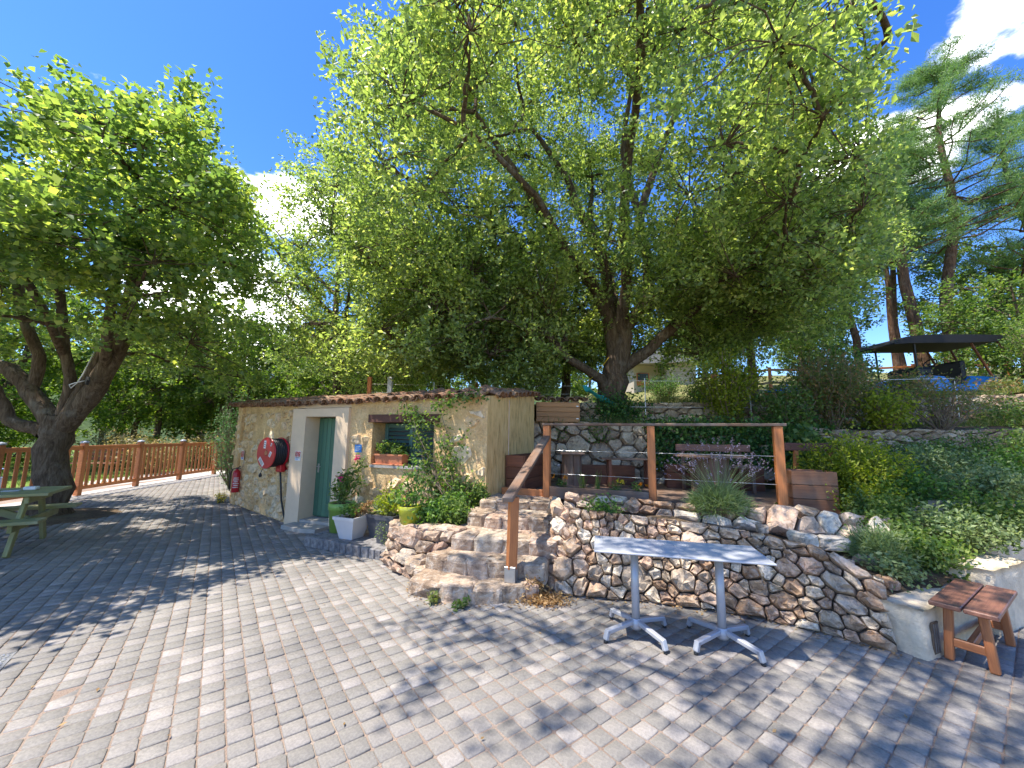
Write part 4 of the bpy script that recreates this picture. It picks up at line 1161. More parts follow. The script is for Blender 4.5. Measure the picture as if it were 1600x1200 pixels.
bn = empty('wooden_bench', (3.6, 3.25, 0), 'small dark two-plank wooden bench in front of the white wall', 'bench')
fB, LB, tB, nB = frame(Vector((3.34, 3.06, 0)), Vector((3.97, 3.47, 0)))   # long axis
for oo in (0.088, -0.088):
    plank('seat_plank', fB(-0.08, oo, 0.395), fB(LB + 0.08, oo, 0.395), 0.166, 0.033, M['bench_wood'], bn)
for ss in (0.02, LB - 0.02):
    for oo in (0.10, -0.10):
        plank('leg', fB(ss, oo * 1.1, 0.0), fB(ss, oo * 0.85, 0.376), 0.055, 0.05, M['bench_leg'], bn, up=nB)
    plank('cross_rail', fB(ss, 0.085, 0.13), fB(ss, -0.085, 0.13), 0.035, 0.06, M['bench_leg'], bn)
plank('stretcher', fB(0.05, 0.0, 0.13), fB(LB - 0.05, 0.0, 0.13), 0.04, 0.05, M['bench_leg'], bn)

# picnic table at the left edge
pt = empty('picnic_table', (-7.0, 5.35, 0), 'weathered green picnic table with attached benches at the left edge', 'picnic table')
end = Vector((-6.42, 5.76, 0)); Lx = Vector((-0.83, -0.56, 0)).normalized(); Wx = Vector((-Lx.y, Lx.x, 0)); Wx = Wx if Wx.y > 0 else -Wx
def pp(l, w, z): return end + Lx * l + Wx * w + Vector((0, 0, z))
for k in range(5): plank('top_board', pp(0, -0.36 + k * 0.18, 0.745), pp(1.9, -0.36 + k * 0.18, 0.745), 0.172, 0.04, M['picnic_wood'], pt)
for sg in (-1, 1):
    for k in range(2): plank('seat_board', pp(-0.05, sg * (0.60 + k * 0.15), 0.445), pp(1.95, sg * (0.60 + k * 0.15), 0.445), 0.142, 0.04, M['picnic_wood'], pt)
for l in (0.2, 1.7):
    plank('seat_beam', pp(l, -0.74, 0.375), pp(l, 0.74, 0.375), 0.045, 0.10, M['picnic_wood'], pt)
    plank('top_beam', pp(l, -0.40, 0.675), pp(l, 0.40, 0.675), 0.045, 0.09, M['picnic_wood'], pt)
    for sg in (-1, 1):
        plank('leg', pp(l + 0.046, sg * 0.56, 0.0), pp(l + 0.046, sg * 0.22, 0.70), 0.045, 0.10, M['picnic_wood'], pt, up=Wx)
    plank('brace', pp(l + (0.05 if l < 1 else -0.05), 0, 0.36), pp(0.95, 0, 0.70), 0.045, 0.09, M['picnic_wood'], pt)
tray = empty('paper_tray', pp(0.32, 0.1, 0.766), 'small white and blue box lying on the picnic table', 'box')
MB().cbox(pp(0.30, 0.05, 0.790), (0.13, 0.10, 0.045), rz=0.4, ch=0.01).build('box', M['white'], tray)
MB().cbox(pp(0.46, -0.02, 0.772), (0.16, 0.11, 0.012), rz=0.7).build('folded_paper', M['table_top'], tray)

# hose reel on the left wall
hc = Vector((-4.36, 7.30, 1.24)); ax = Vector((-0.47, -0.883, 0)); sd = Vector((ax.y, -ax.x, 0))
reel = empty('fire_hose_reel', (hc.x, hc.y, 0.95), 'red fire hose reel with black hose on the stone wall left of the door', 'hose reel')
def disc(mb, c, axis, prof, n=28):
    """lathe around a horizontal axis; prof = (radius, distance along axis)"""
    s_ = Vector((axis.y, -axis.x, 0)); u_ = Vector((0, 0, 1)); vs = []; fs = []
    for r, d in prof:
        for k in range(n):
            a = 2 * math.pi * k / n
            vs.append(c + axis * d + s_ * (r * math.cos(a)) + u_ * (r * math.sin(a)))
    for i in range(len(prof) - 1):
        for k in range(n): fs.append((i * n + k, i * n + (k + 1) % n, (i + 1) * n + (k + 1) % n, (i + 1) * n + k))
    mb.add(vs, fs); return mb
fd = disc(MB(), hc, ax, [(0.05, 0.12), (0.05, 0.135), (0.24, 0.136), (0.275, 0.138), (0.282, 0.13), (0.275, 0.12), (0.05, 0.12)]).build('front_disc', M['red'], reel)
disc(MB(), hc, ax, [(0.05, -0.10), (0.275, -0.105), (0.282, -0.12), (0.275, -0.13), (0.05, -0.12)]).build('rear_disc', M['red'], reel)
b = MB()
for k in range(7):
    for rr in (0.245, 0.215):
        pts = [hc + ax * (-0.095 + k * 0.033) + sd * (rr * math.cos(a)) + Vector((0, 0, rr * math.sin(a))) for a in np.linspace(0, 2 * math.pi, 25)]
        b.tube(pts, 0.016, 6, cap=False)
b.build('coiled_hose', M['black'], reel, True)
disc(MB(), hc, ax, [(0.0, 0.10), (0.045, 0.10), (0.045, 0.14), (0.0, 0.14)], 6).build('hub', M['terracotta'], reel)
def on_disc(x, z, w, h, ang, mat, name, parent, d=0.1385):
    c = hc + ax * d + sd * x + Vector((0, 0, z))
    ca, sa = math.cos(ang), math.sin(ang)
    X = sd * ca + Vector((0, 0, sa)); Y = -sd * sa + Vector((0, 0, ca))
    vs = [c - X * w / 2 - Y * h / 2, c + X * w / 2 - Y * h / 2, c + X * w / 2 + Y * h / 2, c - X * w / 2 + Y * h / 2]
    vs += [v - ax * 0.004 for v in vs]
    q = MB(); q.add(vs, [(0, 1, 2, 3), (0, 1, 5, 4), (1, 2, 6, 5), (2, 3, 7, 6), (3, 0, 4, 7)]); return q.build(name, mat, parent)
fl = 1 if sd.x > 0 else -1
for (x, z, w, h, a) in ((-0.05 * fl, 0.15, 0.06, 0.14, 0.05), (-0.12 * fl, -0.16, 0.19, 0.075, -0.75 * fl), (0.13 * fl, -0.02, 0.06, 0.10, -0.5 * fl), (0.14 * fl, 0.15, 0.03, 0.06, 0.6)):
    st = on_disc(x, z, w, h, a, M['white'], 'sticker', fd)
    for q in range(3): on_disc(x + math.sin(a) * -(q - 1) * h * 0.26, z + math.cos(a) * (q - 1) * h * 0.26, w * 0.7, h * 0.07, a, M['grey_pot'], 'print_line', st, 0.1415)
br = MB()
wp = Vector((-4.16, 7.43, 0))
br.beam(hc - ax * 0.12 + Vector((0, 0, 0)), wp + Vector((0, 0, 1.24)), 0.07, 0.04)
br.beam(wp + Vector((0.0, -0.01, 1.45)), wp + Vector((0.0, -0.01, 0.92)), 0.06, 0.03, up=(0.3, 0.9, 0))
br.build('wall_bracket', M['red'], reel)
MB().cbox((-4.22, 7.33, 0.96), (0.14, 0.10, 0.13), rz=R(-25), ch=0.012).build('valve_box', M['red'], reel)
b = MB(); b.tube([(-4.22, 7.33, 0.9), (-4.2, 7.34, 0.7), (-4.17, 7.35, 0.4), (-4.10, 7.34, 0.15), (-4.02, 7.28, 0.02)], 0.016, 8); b.build('feed_hose', M['black'], reel, True)
b = MB(); b.tube([hc + ax * 0.1 + Vector((-0.06, 0, -0.27)), hc + ax * 0.1 + Vector((-0.1, 0, -0.36))], 0.006, 6)
b.lathe(tuple(hc + ax * 0.1 + Vector((-0.1, 0, -0.43))), [(0.0, 0), (0.022, 0), (0.028, 0.03), (0.014, 0.07)], 10); b.build('nozzle', M['black'], reel, True)

# extinguisher and small signs
ec = fAB(0.66, 0.10, 0)
ex = empty('fire_extinguisher', (ec.x, ec.y, 0.3), 'red fire extinguisher hanging at the left corner of the house', 'fire extinguisher')
cyl = MB().lathe((ec.x, ec.y, 0.30), [(0.0, 0), (0.07, 0.0), (0.075, 0.02), (0.075, 0.40), (0.06, 0.455), (0.028, 0.48), (0.028, 0.50)], 20).build('cylinder', M['red'], ex, True)
for q in range(6):
    w_ = (0.07, 0.055, 0.075, 0.05, 0.07, 0.06)[q]
    a0 = math.atan2(-ec.y, -ec.x)
    vs = []
    for a in np.linspace(-w_ / 0.15, w_ / 0.15, 5):
        for dz in (0, 0.016): vs.append((ec.x + 0.0765 * math.cos(a0 + a * 1.6), ec.y + 0.0765 * math.sin(a0 + a * 1.6), 0.40 + q * 0.04 + dz))
    q_ = MB(); q_.add(vs, [(2 * i, 2 * i + 2, 2 * i + 3, 2 * i + 1) for i in range(4)]); q_.build('print_line', M['white'], cyl)
b = MB(); b.beam((ec.x, ec.y, 0.80), (ec.x + 0.13, ec.y - 0.10, 0.87), 0.022, 0.014); b.beam((ec.x, ec.y, 0.80), (ec.x + 0.14, ec.y - 0.10, 0.82), 0.022, 0.012)
b.lathe((ec.x, ec.y, 0.78), [(0.024, 0), (0.024, 0.05), (0, 0.055)], 10); b.build('valve_handle', M['black'], ex)
b = MB(); b.tube([(ec.x, ec.y, 0.81), (ec.x - 0.08, ec.y - 0.01, 0.80), (ec.x - 0.125, ec.y - 0.02, 0.70), (ec.x - 0.12, ec.y - 0.02, 0.45), (ec.x - 0.11, ec.y - 0.02, 0.33)], 0.012, 8); b.build('hose', M['black'], ex, True)

def sign(name, label, f, s, z, w, h, off, base, marks, cat='sign'):
    r_ = empty(name, tuple(f(s, off, z)), label, cat)
    def slab(s0, z0, w0, h0, d0, d1, mat, nm, par):
        q = MB(); vs = [f(s + s0 - w0 / 2, off + dd, z + z0 + zz) for dd in (d0, d1) for (zz) in (-h0 / 2, h0 / 2) ] 
        vs = [f(s + s0 + sx * w0 / 2, off + dd, z + z0 + sz * h0 / 2) for dd in (d0, d1) for sx, sz in ((-1, -1), (1, -1), (1, 1), (-1, 1))]
        q.add(vs, [(0, 1, 2, 3), (4, 5, 6, 7), (0, 1, 5, 4), (1, 2, 6, 5), (2, 3, 7, 6), (3, 0, 4, 7)]); return q.build(nm, mat, par)
    pl = slab(0, 0, w, h, 0.002, 0.008, base, 'panel', r_)
    for (s0, z0, w0, h0, mat) in marks: slab(s0, z0, w0, h0, 0.0085, 0.0105, mat, 'mark', pl)
    return r_
Rd, Wt, Gy = M['red'], M['white'], M['grey_pot']
sign('hose_sign', 'small red and white fire hose sign on the door surround', fBC, 0.19, 1.20, 0.13, 0.17, PROJ, Wt,
     [(-0.032, 0.03, 0.052, 0.09, Rd), (0.032, 0.03, 0.052, 0.09, Rd), (-0.032, 0.03, 0.02, 0.06, Wt), (0.034, 0.045, 0.018, 0.03, Wt), (0.03, 0.012, 0.03, 0.01, Wt), (0, -0.035, 0.10, 0.012, Gy), (-0.02, -0.06, 0.06, 0.012, M['sign_blue'])])
sign('extinguisher_sign', 'small red and white extinguisher sign above the extinguisher', fAB, 0.70, 1.10, 0.16, 0.20, 0.03, Wt,
     [(0.038, 0.025, 0.07, 0.13, Rd), (-0.04, 0.025, 0.06, 0.13, Rd), (0.0, 0.025, 0.026, 0.12, Wt), (0.04, 0.05, 0.02, 0.04, Wt), (0, -0.065, 0.12, 0.03, M['sign_blue'])])
sign('blue_notice', 'small square blue notice on the plaster beside the window', fBC, 1.50, 1.36, 0.14, 0.13, 0.012, M['sign_blue'],
     [(0, 0.035, 0.09, 0.008, Wt), (-0.01, 0.010, 0.08, 0.007, Wt), (0.0, -0.012, 0.10, 0.007, Wt), (-0.015, -0.035, 0.07, 0.007, Wt)])

# ------------------------------------------------------------------ plants: small helpers
def stems_and_leaves(root, base, stems, leaf_n, leaf_l, leaf_w, mat, stem_mat, stem_r=0.006, spread=0.06, t0=0.25, up=0.4, part='foliage'):
    polys = []; pts = []
    for tip in stems:
        ln = wiggle(base + rng.normal(size=3) * np.array([0.03, 0.03, 0]), tip, 4, 0.10, 0.05)
        polys.append((ln, list(np.linspace(stem_r, stem_r * 0.4, 5)), 5))
        a = np.array(ln)
        tt = t0 + (1 - t0) * rng.random(leaf_n) ** 0.8
        seg = np.stack([np.interp(tt, np.linspace(0, 1, 5), a[:, k]) for k in range(3)], 1)
        pts.append(seg + rng.normal(size=(leaf_n, 3)) * spread)
    tubes_mesh('stems', polys, stem_mat, root)
    foliage(part, np.concatenate(pts), leaf_l, leaf_w, mat, root, up)
def fan_tips(base, n, h, r, hvar=0.25):
    out = []
    for k in range(n):
        a = rng.uniform(0, 2 * math.pi); rr = r * math.sqrt(rng.random())
        out.append(np.array(base) + np.array([rr * math.cos(a), rr * math.sin(a), h * (1 - hvar * rng.random() - 0.35 * (rr / max(r, 1e-3)) ** 2)]))
    return out
def flower(root, c, r, mat, n=14, name='flower'):
    p = np.array(c) + rng.normal(size=(n, 3)) * r * 0.45
    return foliage(name, p, r * 1.1, r * 0.8, mat, root, 0.3)
def shrub(name, label, base, n, h, r, leaf_n, ll, lw, mat, stem_mat=None, cat='shrub', group=None, spread=0.07, t0=0.2, stem_r=0.007, up=0.4):
    t = empty(name, tuple(base), label, cat, group)
    stems_and_leaves(t, np.array(base, float), fan_tips(base, n, h, r), leaf_n, ll, lw, mat, stem_mat or M['stem'], stem_r, spread, t0, up)
    return t

# pots: the pot is a thing with rim and soil, the plant in it grows with it
def round_pot(name, label, c, r0, r1, h, mat, band=True):
    t = empty(name, tuple(c), label, 'plant pot')
    p = MB().lathe(c, [(0.0, 0.0), (r0, 0.0), (r0 + (r1 - r0) * 0.75, h * 0.76), (r0 + (r1 - r0) * 0.75 + (0.012 if band else 0), h * 0.77), (r1, h), (r1 - 0.015, h), (r1 - 0.02, h - 0.03)], 28).build('pot', mat, t, True)
    MB().lathe((c[0], c[1], c[2] + h - 0.03), [(r1 - 0.018, 0), (0.0, 0.012)], 20).build('soil', M['soil'], t, True)
    return t
def square_pot(name, label, c, w0, w1, h, mat, rz=0.0):
    t = empty(name, tuple(c), label, 'plant pot')
    def ring(w, z): return [Vector((c[0], c[1], c[2] + z)) + Matrix.Rotation(rz, 3, 'Z') @ Vector((sx * w / 2, sy * w / 2, 0)) for sx, sy in ((-1, -1), (1, -1), (1, 1), (-1, 1))]
    rings = [ring(w0, 0), ring(w1 * 0.96, h * 0.86), ring(w1 * 1.02, h * 0.865), ring(w1 * 1.04, h), ring(w1 * 0.93, h), ring(w1 * 0.92, h - 0.035)]
    vs = [v for r_ in rings for v in r_]; fs = [(3, 2, 1, 0)]
    for i in range(len(rings) - 1):
        for k in range(4): fs.append((i * 4 + k, i * 4 + (k + 1) % 4, i * 4 + 4 + (k + 1) % 4, i * 4 + 4 + k))
    q = MB(); q.add(vs, fs); q.build('pot', mat, t)
    q = MB(); q.add(ring(w1 * 0.92, h - 0.035), [(0, 1, 2, 3)]); q.build('soil', M['soil'], t)
    return t
t = round_pot('green_pot', 'tall leaf-green round pot with pink oleander by the door', (-2.62, 6.30, 0.114), 0.155, 0.195, 0.43, M['lime_pot'])
bs = np.array([-2.62, 6.30, 0.53])
stems_and_leaves(t, bs, [bs + np.array(d) for d in ((-0.05, 0, 0.33), (0.05, -0.05, 0.45), (0.2, 0.0, 0.60), (0.28, 0.02, 0.72), (0.16, 0.05, 0.5), (-0.15, -0.02, 0.22), (0.32, -0.1, 0.35), (0.1, -0.1, 0.3), (-0.02, 0.05, 0.38))], 60, 0.085, 0.032, M['vine_leaf'], M['stem'], 0.006, 0.055)
flower(t, bs + np.array([0.20, -0.06, 0.70]), 0.055, M['pink']); flower(t, bs + np.array([-0.02, -0.08, 0.40]), 0.06, M['pink'])
bl = np.repeat(bs[None], 26, 0) + rng.normal(size=(26, 3)) * 0.06
v, f = blade_arrays(bl, rng.normal(size=(26, 3)) * 0.5 + np.array([-0.5, -0.35, 0.35]), 0.30, 0.009, 0.6)
link('grass_leaves', np_mesh('grass_leaves', v - np.array(origin_of(t)), f, M['grey_leaf']), t, loc=origin_of(t))
t = square_pot('white_pot', 'white square tapered pot with a dried plant', (-2.30, 5.93, 0.114), 0.23, 0.37, 0.31, M['white_pot'], R(-21))
stems_and_leaves(t, np.array([-2.30, 5.93, 0.40]), fan_tips((-2.30, 5.93, 0.40), 9, 0.20, 0.18), 26, 0.05, 0.028, M['shrub_leaf'], M['stem'], 0.004, 0.04)
stems_and_leaves(t, np.array([-2.26, 5.92, 0.40]), [np.array([-2.26, 5.92, 0.40]) + np.array([0.05 + 0.045 * k, -0.02, 0.07 + 0.038 * k]) for k in range(5)], 45, 0.055, 0.028, M['dry_leaf'], M['twig'], 0.004, 0.028, part='dried_foliage')
t = square_pot('charcoal_pot', 'charcoal square pot beside the white pot', (-1.90, 6.02, 0.114), 0.22, 0.32, 0.33, M['grey_pot'], R(-21))
stems_and_leaves(t, np.array([-1.90, 6.02, 0.42]), fan_tips((-1.90, 6.02, 0.42), 10, 0.24, 0.18), 30, 0.06, 0.022, M['grey_leaf'], M['stem'], 0.004, 0.045)
stems_and_leaves(t, np.array([-1.84, 6.02, 0.42]), [np.array([-1.86, 6.02, 0.85])], 20, 0.03, 0.02, M['rust_leaf'], M['twig'], 0.008, 0.02, t0=0.85, part='seed_head')
t = square_pot('charcoal_tall_pot', 'taller charcoal pot half hidden behind the bed stones', (-1.68, 5.72, 0.05), 0.24, 0.30, 0.44, M['grey_pot'], R(-21))
stems_and_leaves(t, np.array([-1.68, 5.72, 0.46]), fan_tips((-1.66, 5.72, 0.46), 12, 0.42, 0.22), 34, 0.07, 0.03, M['yellow_leaf'], M['stem'], 0.005, 0.05)
tr_ = np.array([-1.72, 5.62, 0.5]); stems_and_leaves(t, tr_, [tr_ + np.array([dx, -0.06, -0.28 - 0.08 * k]) for k, dx in enumerate((-0.08, 0.0, 0.06))], 40, 0.035, 0.02, M['grey_leaf'], M['stem'], 0.004, 0.03, part='trailing_foliage')
t = round_pot('olive_pot', 'shiny olive-yellow round pot on the bed stones', (-1.30, 5.24, 0.46), 0.11, 0.155, 0.235, M['olive_pot'], False)
bs = np.array([-1.30, 5.24, 0.68])
stems_and_leaves(t, bs, [bs + np.array(d) for d in ((0.0, 0.05, 0.62), (-0.08, 0, 0.5), (0.07, 0.0, 0.56), (-0.15, 0, 0.25), (0.12, -0.05, 0.2), (0.2, 0.0, 0.3), (-0.2, -0.05, 0.12), (0.0, -0.1, 0.15))], 42, 0.075, 0.03, M['shrub_leaf'], M['stem'], 0.007, 0.05)
flower(t, bs + np.array([-0.04, -0.10, 0.14]), 0.03, M['terracotta'], 8)
# window box
t = empty('window_box', tuple(fBC(2.12, -0.08, WZ0 + 0.015)), 'terracotta window box with leafy plants on the sill', 'planter')
q = MB(); vs = []
for (zz, g_) in ((0.035, -0.012), (0.165, 0.0), (0.167, 0.012), (0.19, 0.012), (0.19, -0.006), (0.165, -0.01)):
    for sx, sy in ((-1, -1), (1, -1), (1, 1), (-1, 1)): vs.append(fBC(2.12 + sx * (0.27 + g_), -0.08 + sy * (0.09 + g_), WZ0 + zz))
fs = [(3, 2, 1, 0)] + [(i * 4 + k, i * 4 + (k + 1) % 4, i * 4 + 4 + (k + 1) % 4, i * 4 + 4 + k) for i in range(5) for k in range(4)]
q.add(vs, fs); q.build('trough', M['terracotta'], t)
MB().cbox(fBC(2.12, -0.08, WZ0 + 0.024), (0.62, 0.22, 0.02), rz=rzBC).build('saucer', M['terracotta'], t)
q = MB(); q.add([fBC(2.12 + sx * 0.26, -0.08 + sy * 0.08, WZ0 + 0.165) for sx, sy in ((-1, -1), (1, -1), (1, 1), (-1, 1))], [(0, 1, 2, 3)]); q.build('soil', M['soil'], t)
for dx in (-0.17, 0.0, 0.16):
    b0 = np.array(fBC(2.12 + dx, -0.08, WZ0 + 0.165))
    stems_and_leaves(t, b0, fan_tips(b0, 5, 0.28 if dx < 0.1 else 0.18, 0.13), 24, 0.085, 0.034, M['vine_leaf'], M['stem'], 0.004, 0.04)

# vine climbing on the house and bed plants
vine = empty('climbing_vine', (-0.86, 5.72, 0.43), 'leafy green climber trained up the house wall right of the window', 'climber')
polys = []; pts = []
vb = [(-1.15, 5.95), (-0.98, 5.85), (-0.80, 5.75), (-0.66, 5.72)]
for k in range(16):
    b0 = vb[k % 4]; s_ = 2.55 + 1.15 * random.random(); zt_ = random.uniform(0.9, 2.2)
    tip = np.array(fBC(s_ - (0.5 if zt_ > 1.9 else 0.0) * random.random(), random.uniform(0.06, 0.30), zt_))
    ln = wiggle((b0[0], b0[1], 0.42), tip, 6, 0.09, 0.0)
    polys.append((ln, list(np.linspace(0.010, 0.003, 7)), 5))
    a = np.array(ln); n_ = 90
    tt = 0.18 + 0.82 * rng.random(n_) ** 0.75
    seg = np.stack([np.interp(tt, np.linspace(0, 1, 7), a[:, q]) for q in range(3)], 1)
    pts.append(seg + rng.normal(size=(n_, 3)) * 0.065)
for k in range(7):      # clumps under the eave
    c = np.array(fBC(2.55 + 0.2 * k, 0.16, random.uniform(1.75, 2.2))); pts.append(c + rng.normal(size=(55, 3)) * np.array([0.10, 0.06, 0.06]))
tubes_mesh('stems', polys, M['twig'], vine)
foliage('foliage', np.concatenate(pts), 0.062, 0.042, M['vine_leaf'], vine, 0.5)
k = 0
for (x, y, h_, r_, mt, lab) in ((-1.05, 5.25, 0.34, 0.22, 'shrub_leaf', 'low dark green bed plant beside the olive pot'), (-0.72, 5.30, 0.36, 0.22, 'vine_leaf', 'bright leafy bed plant beside the upper steps'), (-0.85, 5.62, 0.5, 0.25, 'shrub_leaf', 'dense green plant at the foot of the climber'), (-0.45, 5.85, 0.55, 0.12, 'vine_leaf', 'narrow green plant at the house corner by the steps')):
    shrub('bed_plant', lab, (x, y, 0.42), 16, h_, r_, 55, 0.055, 0.034, M[mt], cat='plant', group='plants in the bed left of the steps', spread=0.05)

# ================================================================== DECK FURNITURE
def plank_box(name, label, p0, p1, depth, z0, z1, mat, cat='planter', nrow=3, inward=None):
    t = empty(name, ((p0[0] + p1[0]) / 2, (p0[1] + p1[1]) / 2, z0), label, cat)
    f, L, tv, nv = frame(Vector((p0[0], p0[1], 0)), Vector((p1[0], p1[1], 0)))
    hh = (z1 - z0) / nrow
    for k in range(nrow):
        z = z0 + hh * (k + 0.5)
        plank('side_board', f(0, -0.012, z), f(L, -0.012, z), 0.024, hh - 0.006, mat, t)
        plank('side_board', f(0, -depth + 0.012, z), f(L, -depth + 0.012, z), 0.024, hh - 0.006, mat, t)
        plank('end_board', f(0.012, -0.026, z), f(0.012, -depth + 0.026, z), 0.024, hh - 0.007, mat, t)
        plank('end_board', f(L - 0.012, -0.026, z), f(L - 0.012, -depth + 0.026, z), 0.024, hh - 0.007, mat, t)
    q = MB(); wallbox(q, f, 0.026, L - 0.026, -depth + 0.026, -0.026, z0, z1 - 0.06); q.build('soil', M['soil'], t)
    return t
plank_box('plank_planter', 'dark plank planter box against the ochre gable wall', tuple(fCD(0.62, 0.36, 0))[:2], tuple(fCD(1.75, 0.36, 0))[:2], 0.34, DZ + 0.016, 1.30, M['red_wood'], nrow=3)
plank_box('plank_planter', 'low plank planter along the back wall left of the pedestal table', (0.95, 7.45), (2.3, 7.40), 0.32, DZ + 0.016, 1.08, M['red_wood'], nrow=2)
plank_box('plank_planter', 'plank planter under the ivy at the right rear of the deck', (2.75, 7.05), (4.25, 6.70), 0.32, DZ + 0.016, 1.14, M['red_wood'], nrow=3)
plank_box('plank_planter', 'brown plank planter box beyond the right railing post', (3.72, 5.30), (4.20, 5.14), 0.40, 0.66, 1.20, M['planter_wood'], nrow=3)
def pedestal_table(label, c, half, zt_, rx, ry, mat, n=10, tl=None):
    t = empty('pedestal_table', (c[0], c[1], DZ), label, 'table', 'rustic tables on the deck')
    for k in range(n):
        a = 2 * math.pi * (k + 0.5) / n
        x, y = c[0] + half * math.cos(a), c[1] + half * math.sin(a)
        w = 2 * half * math.sin(math.pi / n) * 1.02
        plank('stave', (x, y, DZ + 0.015), (x, y, zt_ - 0.03), w, 0.022, mat, t, up=(math.cos(a), math.sin(a), 0))
    for k in range(4):
        yy = c[1] + ry * (k - 1.5) / 2.0
        plank('top_board', (c[0] - rx, yy, zt_ - 0.012), (c[0] + rx, yy, zt_ - 0.012), ry / 2 - 0.006, 0.028, M['dark_wood'], t)
    return t
pedestal_table('small stave pedestal table beside the left railing post', (1.06, 6.95), 0.15, 1.33, 0.2, 0.2, M['dark_wood'], 8)
pedestal_table('wide stave pedestal table near the middle of the deck', (3.12, 6.25), 0.25, 1.34, 0.45, 0.3, M['dark_wood'], 12)
t = empty('long_table', (2.05, 7.0, DZ), 'thin-topped red-legged bench between the two stave tables', 'bench')
for k in range(2): plank('top_board', (1.58, 6.94 + k * 0.16, 1.235), (2.50, 6.90 + k * 0.16, 1.235), 0.152, 0.026, M['dark_wood'], t)
for x in (1.72, 2.38):
    for y in (6.93, 7.06): plank('leg', (x, y, DZ + 0.015), (x, y, 1.22), 0.06, 0.05, M['red_wood'], t, up=(1, 0, 0))
t = empty('backrest_bench', (3.5, 6.75, DZ), 'bench with one thick plank backrest in front of the ivy', 'bench')
plank('backrest', (2.82, 6.80, 1.45), (4.02, 6.68, 1.45), 0.04, 0.115, M['bench_wood'], t)
plank('seat_board', (2.86, 6.58, 1.16), (4.0, 6.46, 1.16), 0.26, 0.04, M['dark_wood'], t)
for x, y in ((2.95, 6.79), (3.88, 6.70)):
    plank('back_post', (x, y + 0.03, DZ + 0.02), (x, y + 0.03, 1.49), 0.05, 0.04, M['dark_wood'], t, up=(0, 1, 0))
    plank('leg', (x, y - 0.30, DZ + 0.02), (x, y - 0.30, 1.14), 0.05, 0.05, M['dark_wood'], t, up=(0, 1, 0))
t = empty('corner_seat', (4.5, 6.1, 0.75), 'dark plank backrest on a slanting post beside the yellow-green shrub', 'bench')
plank('backrest', (4.22, 6.12, 1.50), (4.95, 5.98, 1.50), 0.045, 0.12, M['beam'], t)
plank('post', (4.34, 6.12, 0.72), (4.38, 6.10, 1.46), 0.06, 0.05, M['deck_wood'], t, up=(0, 1, 0))
plank('post', (4.82, 6.02, 0.72), (4.84, 6.01, 1.46), 0.06, 0.05, M['deck_wood'], t, up=(0, 1, 0))
plank('seat_board', (4.2, 5.92, 1.14), (4.9, 5.80, 1.14), 0.24, 0.04, M['dark_wood'], t)
# cabinet with its own tile hood on the back wall
t = empty('wood_cabinet', (0.95, 8.15, 1.93), 'orange-brown wooden cabinet under a small tiled hood', 'cabinet')
for k in range(4): plank('front_board', (0.50, 7.93, 1.95 + k * 0.10), (1.38, 7.93, 1.95 + k * 0.10), 0.022, 0.096, M['cabinet_wood'], t)
MB().cbox((0.94, 8.12, 2.10), (0.87, 0.34, 0.39)).build('carcass', M['cabinet_wood'], t)
for zz in (1.97, 2.22): MB().cbox((1.33, 7.914, zz), (0.05, 0.008, 0.02)).build('hinge', M['steel'], t)
fH, LH, tH, nH = frame(Vector((0.44, 7.97, 0)), Vector((1.5, 7.97, 0)))
tile_row(fH, LH, tH, nH, lambda s: 2.285, t, over=0.10, rows=1, slope=R(10))
# trough plants
bx = []
for k, (ss, mt, h_) in enumerate(((0.22, 'orange_petal', 0.16), (0.52, 'grass', 0.32), (0.74, 'grass', 0.30), (1.0, 'yellow_petal', 0.17), (1.26, 'orange_petal', 0.13))):
    c = np.array(fD(ss, 0.0, 0.855))
    if mt == 'grass':
        tt = empty('chive_tuft', tuple(c), ('left' if k == 1 else 'right') + ' tuft of upright green blades in the deck trough', 'plant')
        bl = np.repeat(c[None], 22, 0) + rng.normal(size=(22, 3)) * np.array([0.025, 0.025, 0])
        v, f = blade_arrays(bl, rng.normal(size=(22, 3)) * 0.14 + np.array([0, 0, 1]), h_, 0.008, 0.25)
        link('blades', np_mesh('blades', v - c, f, M['vine_leaf']), tt, loc=c)
    else:
        tt = empty('marigold', tuple(c), {0: 'orange marigold at the left end of the deck trough', 3: 'yellow marigold near the middle railing post', 4: 'small marigold at the right end of the deck trough'}[k], 'flower')
        stems_and_leaves(tt, c, fan_tips(c, 7, h_, 0.07), 18, 0.035, 0.018, M['vine_leaf'], M['stem'], 0.003, 0.025)
        for q in range(3): flower(tt, c + np.array([rng.normal() * 0.05, -0.03, h_ * (0.8 + 0.3 * random.random())]), 0.026, M[mt], 10)

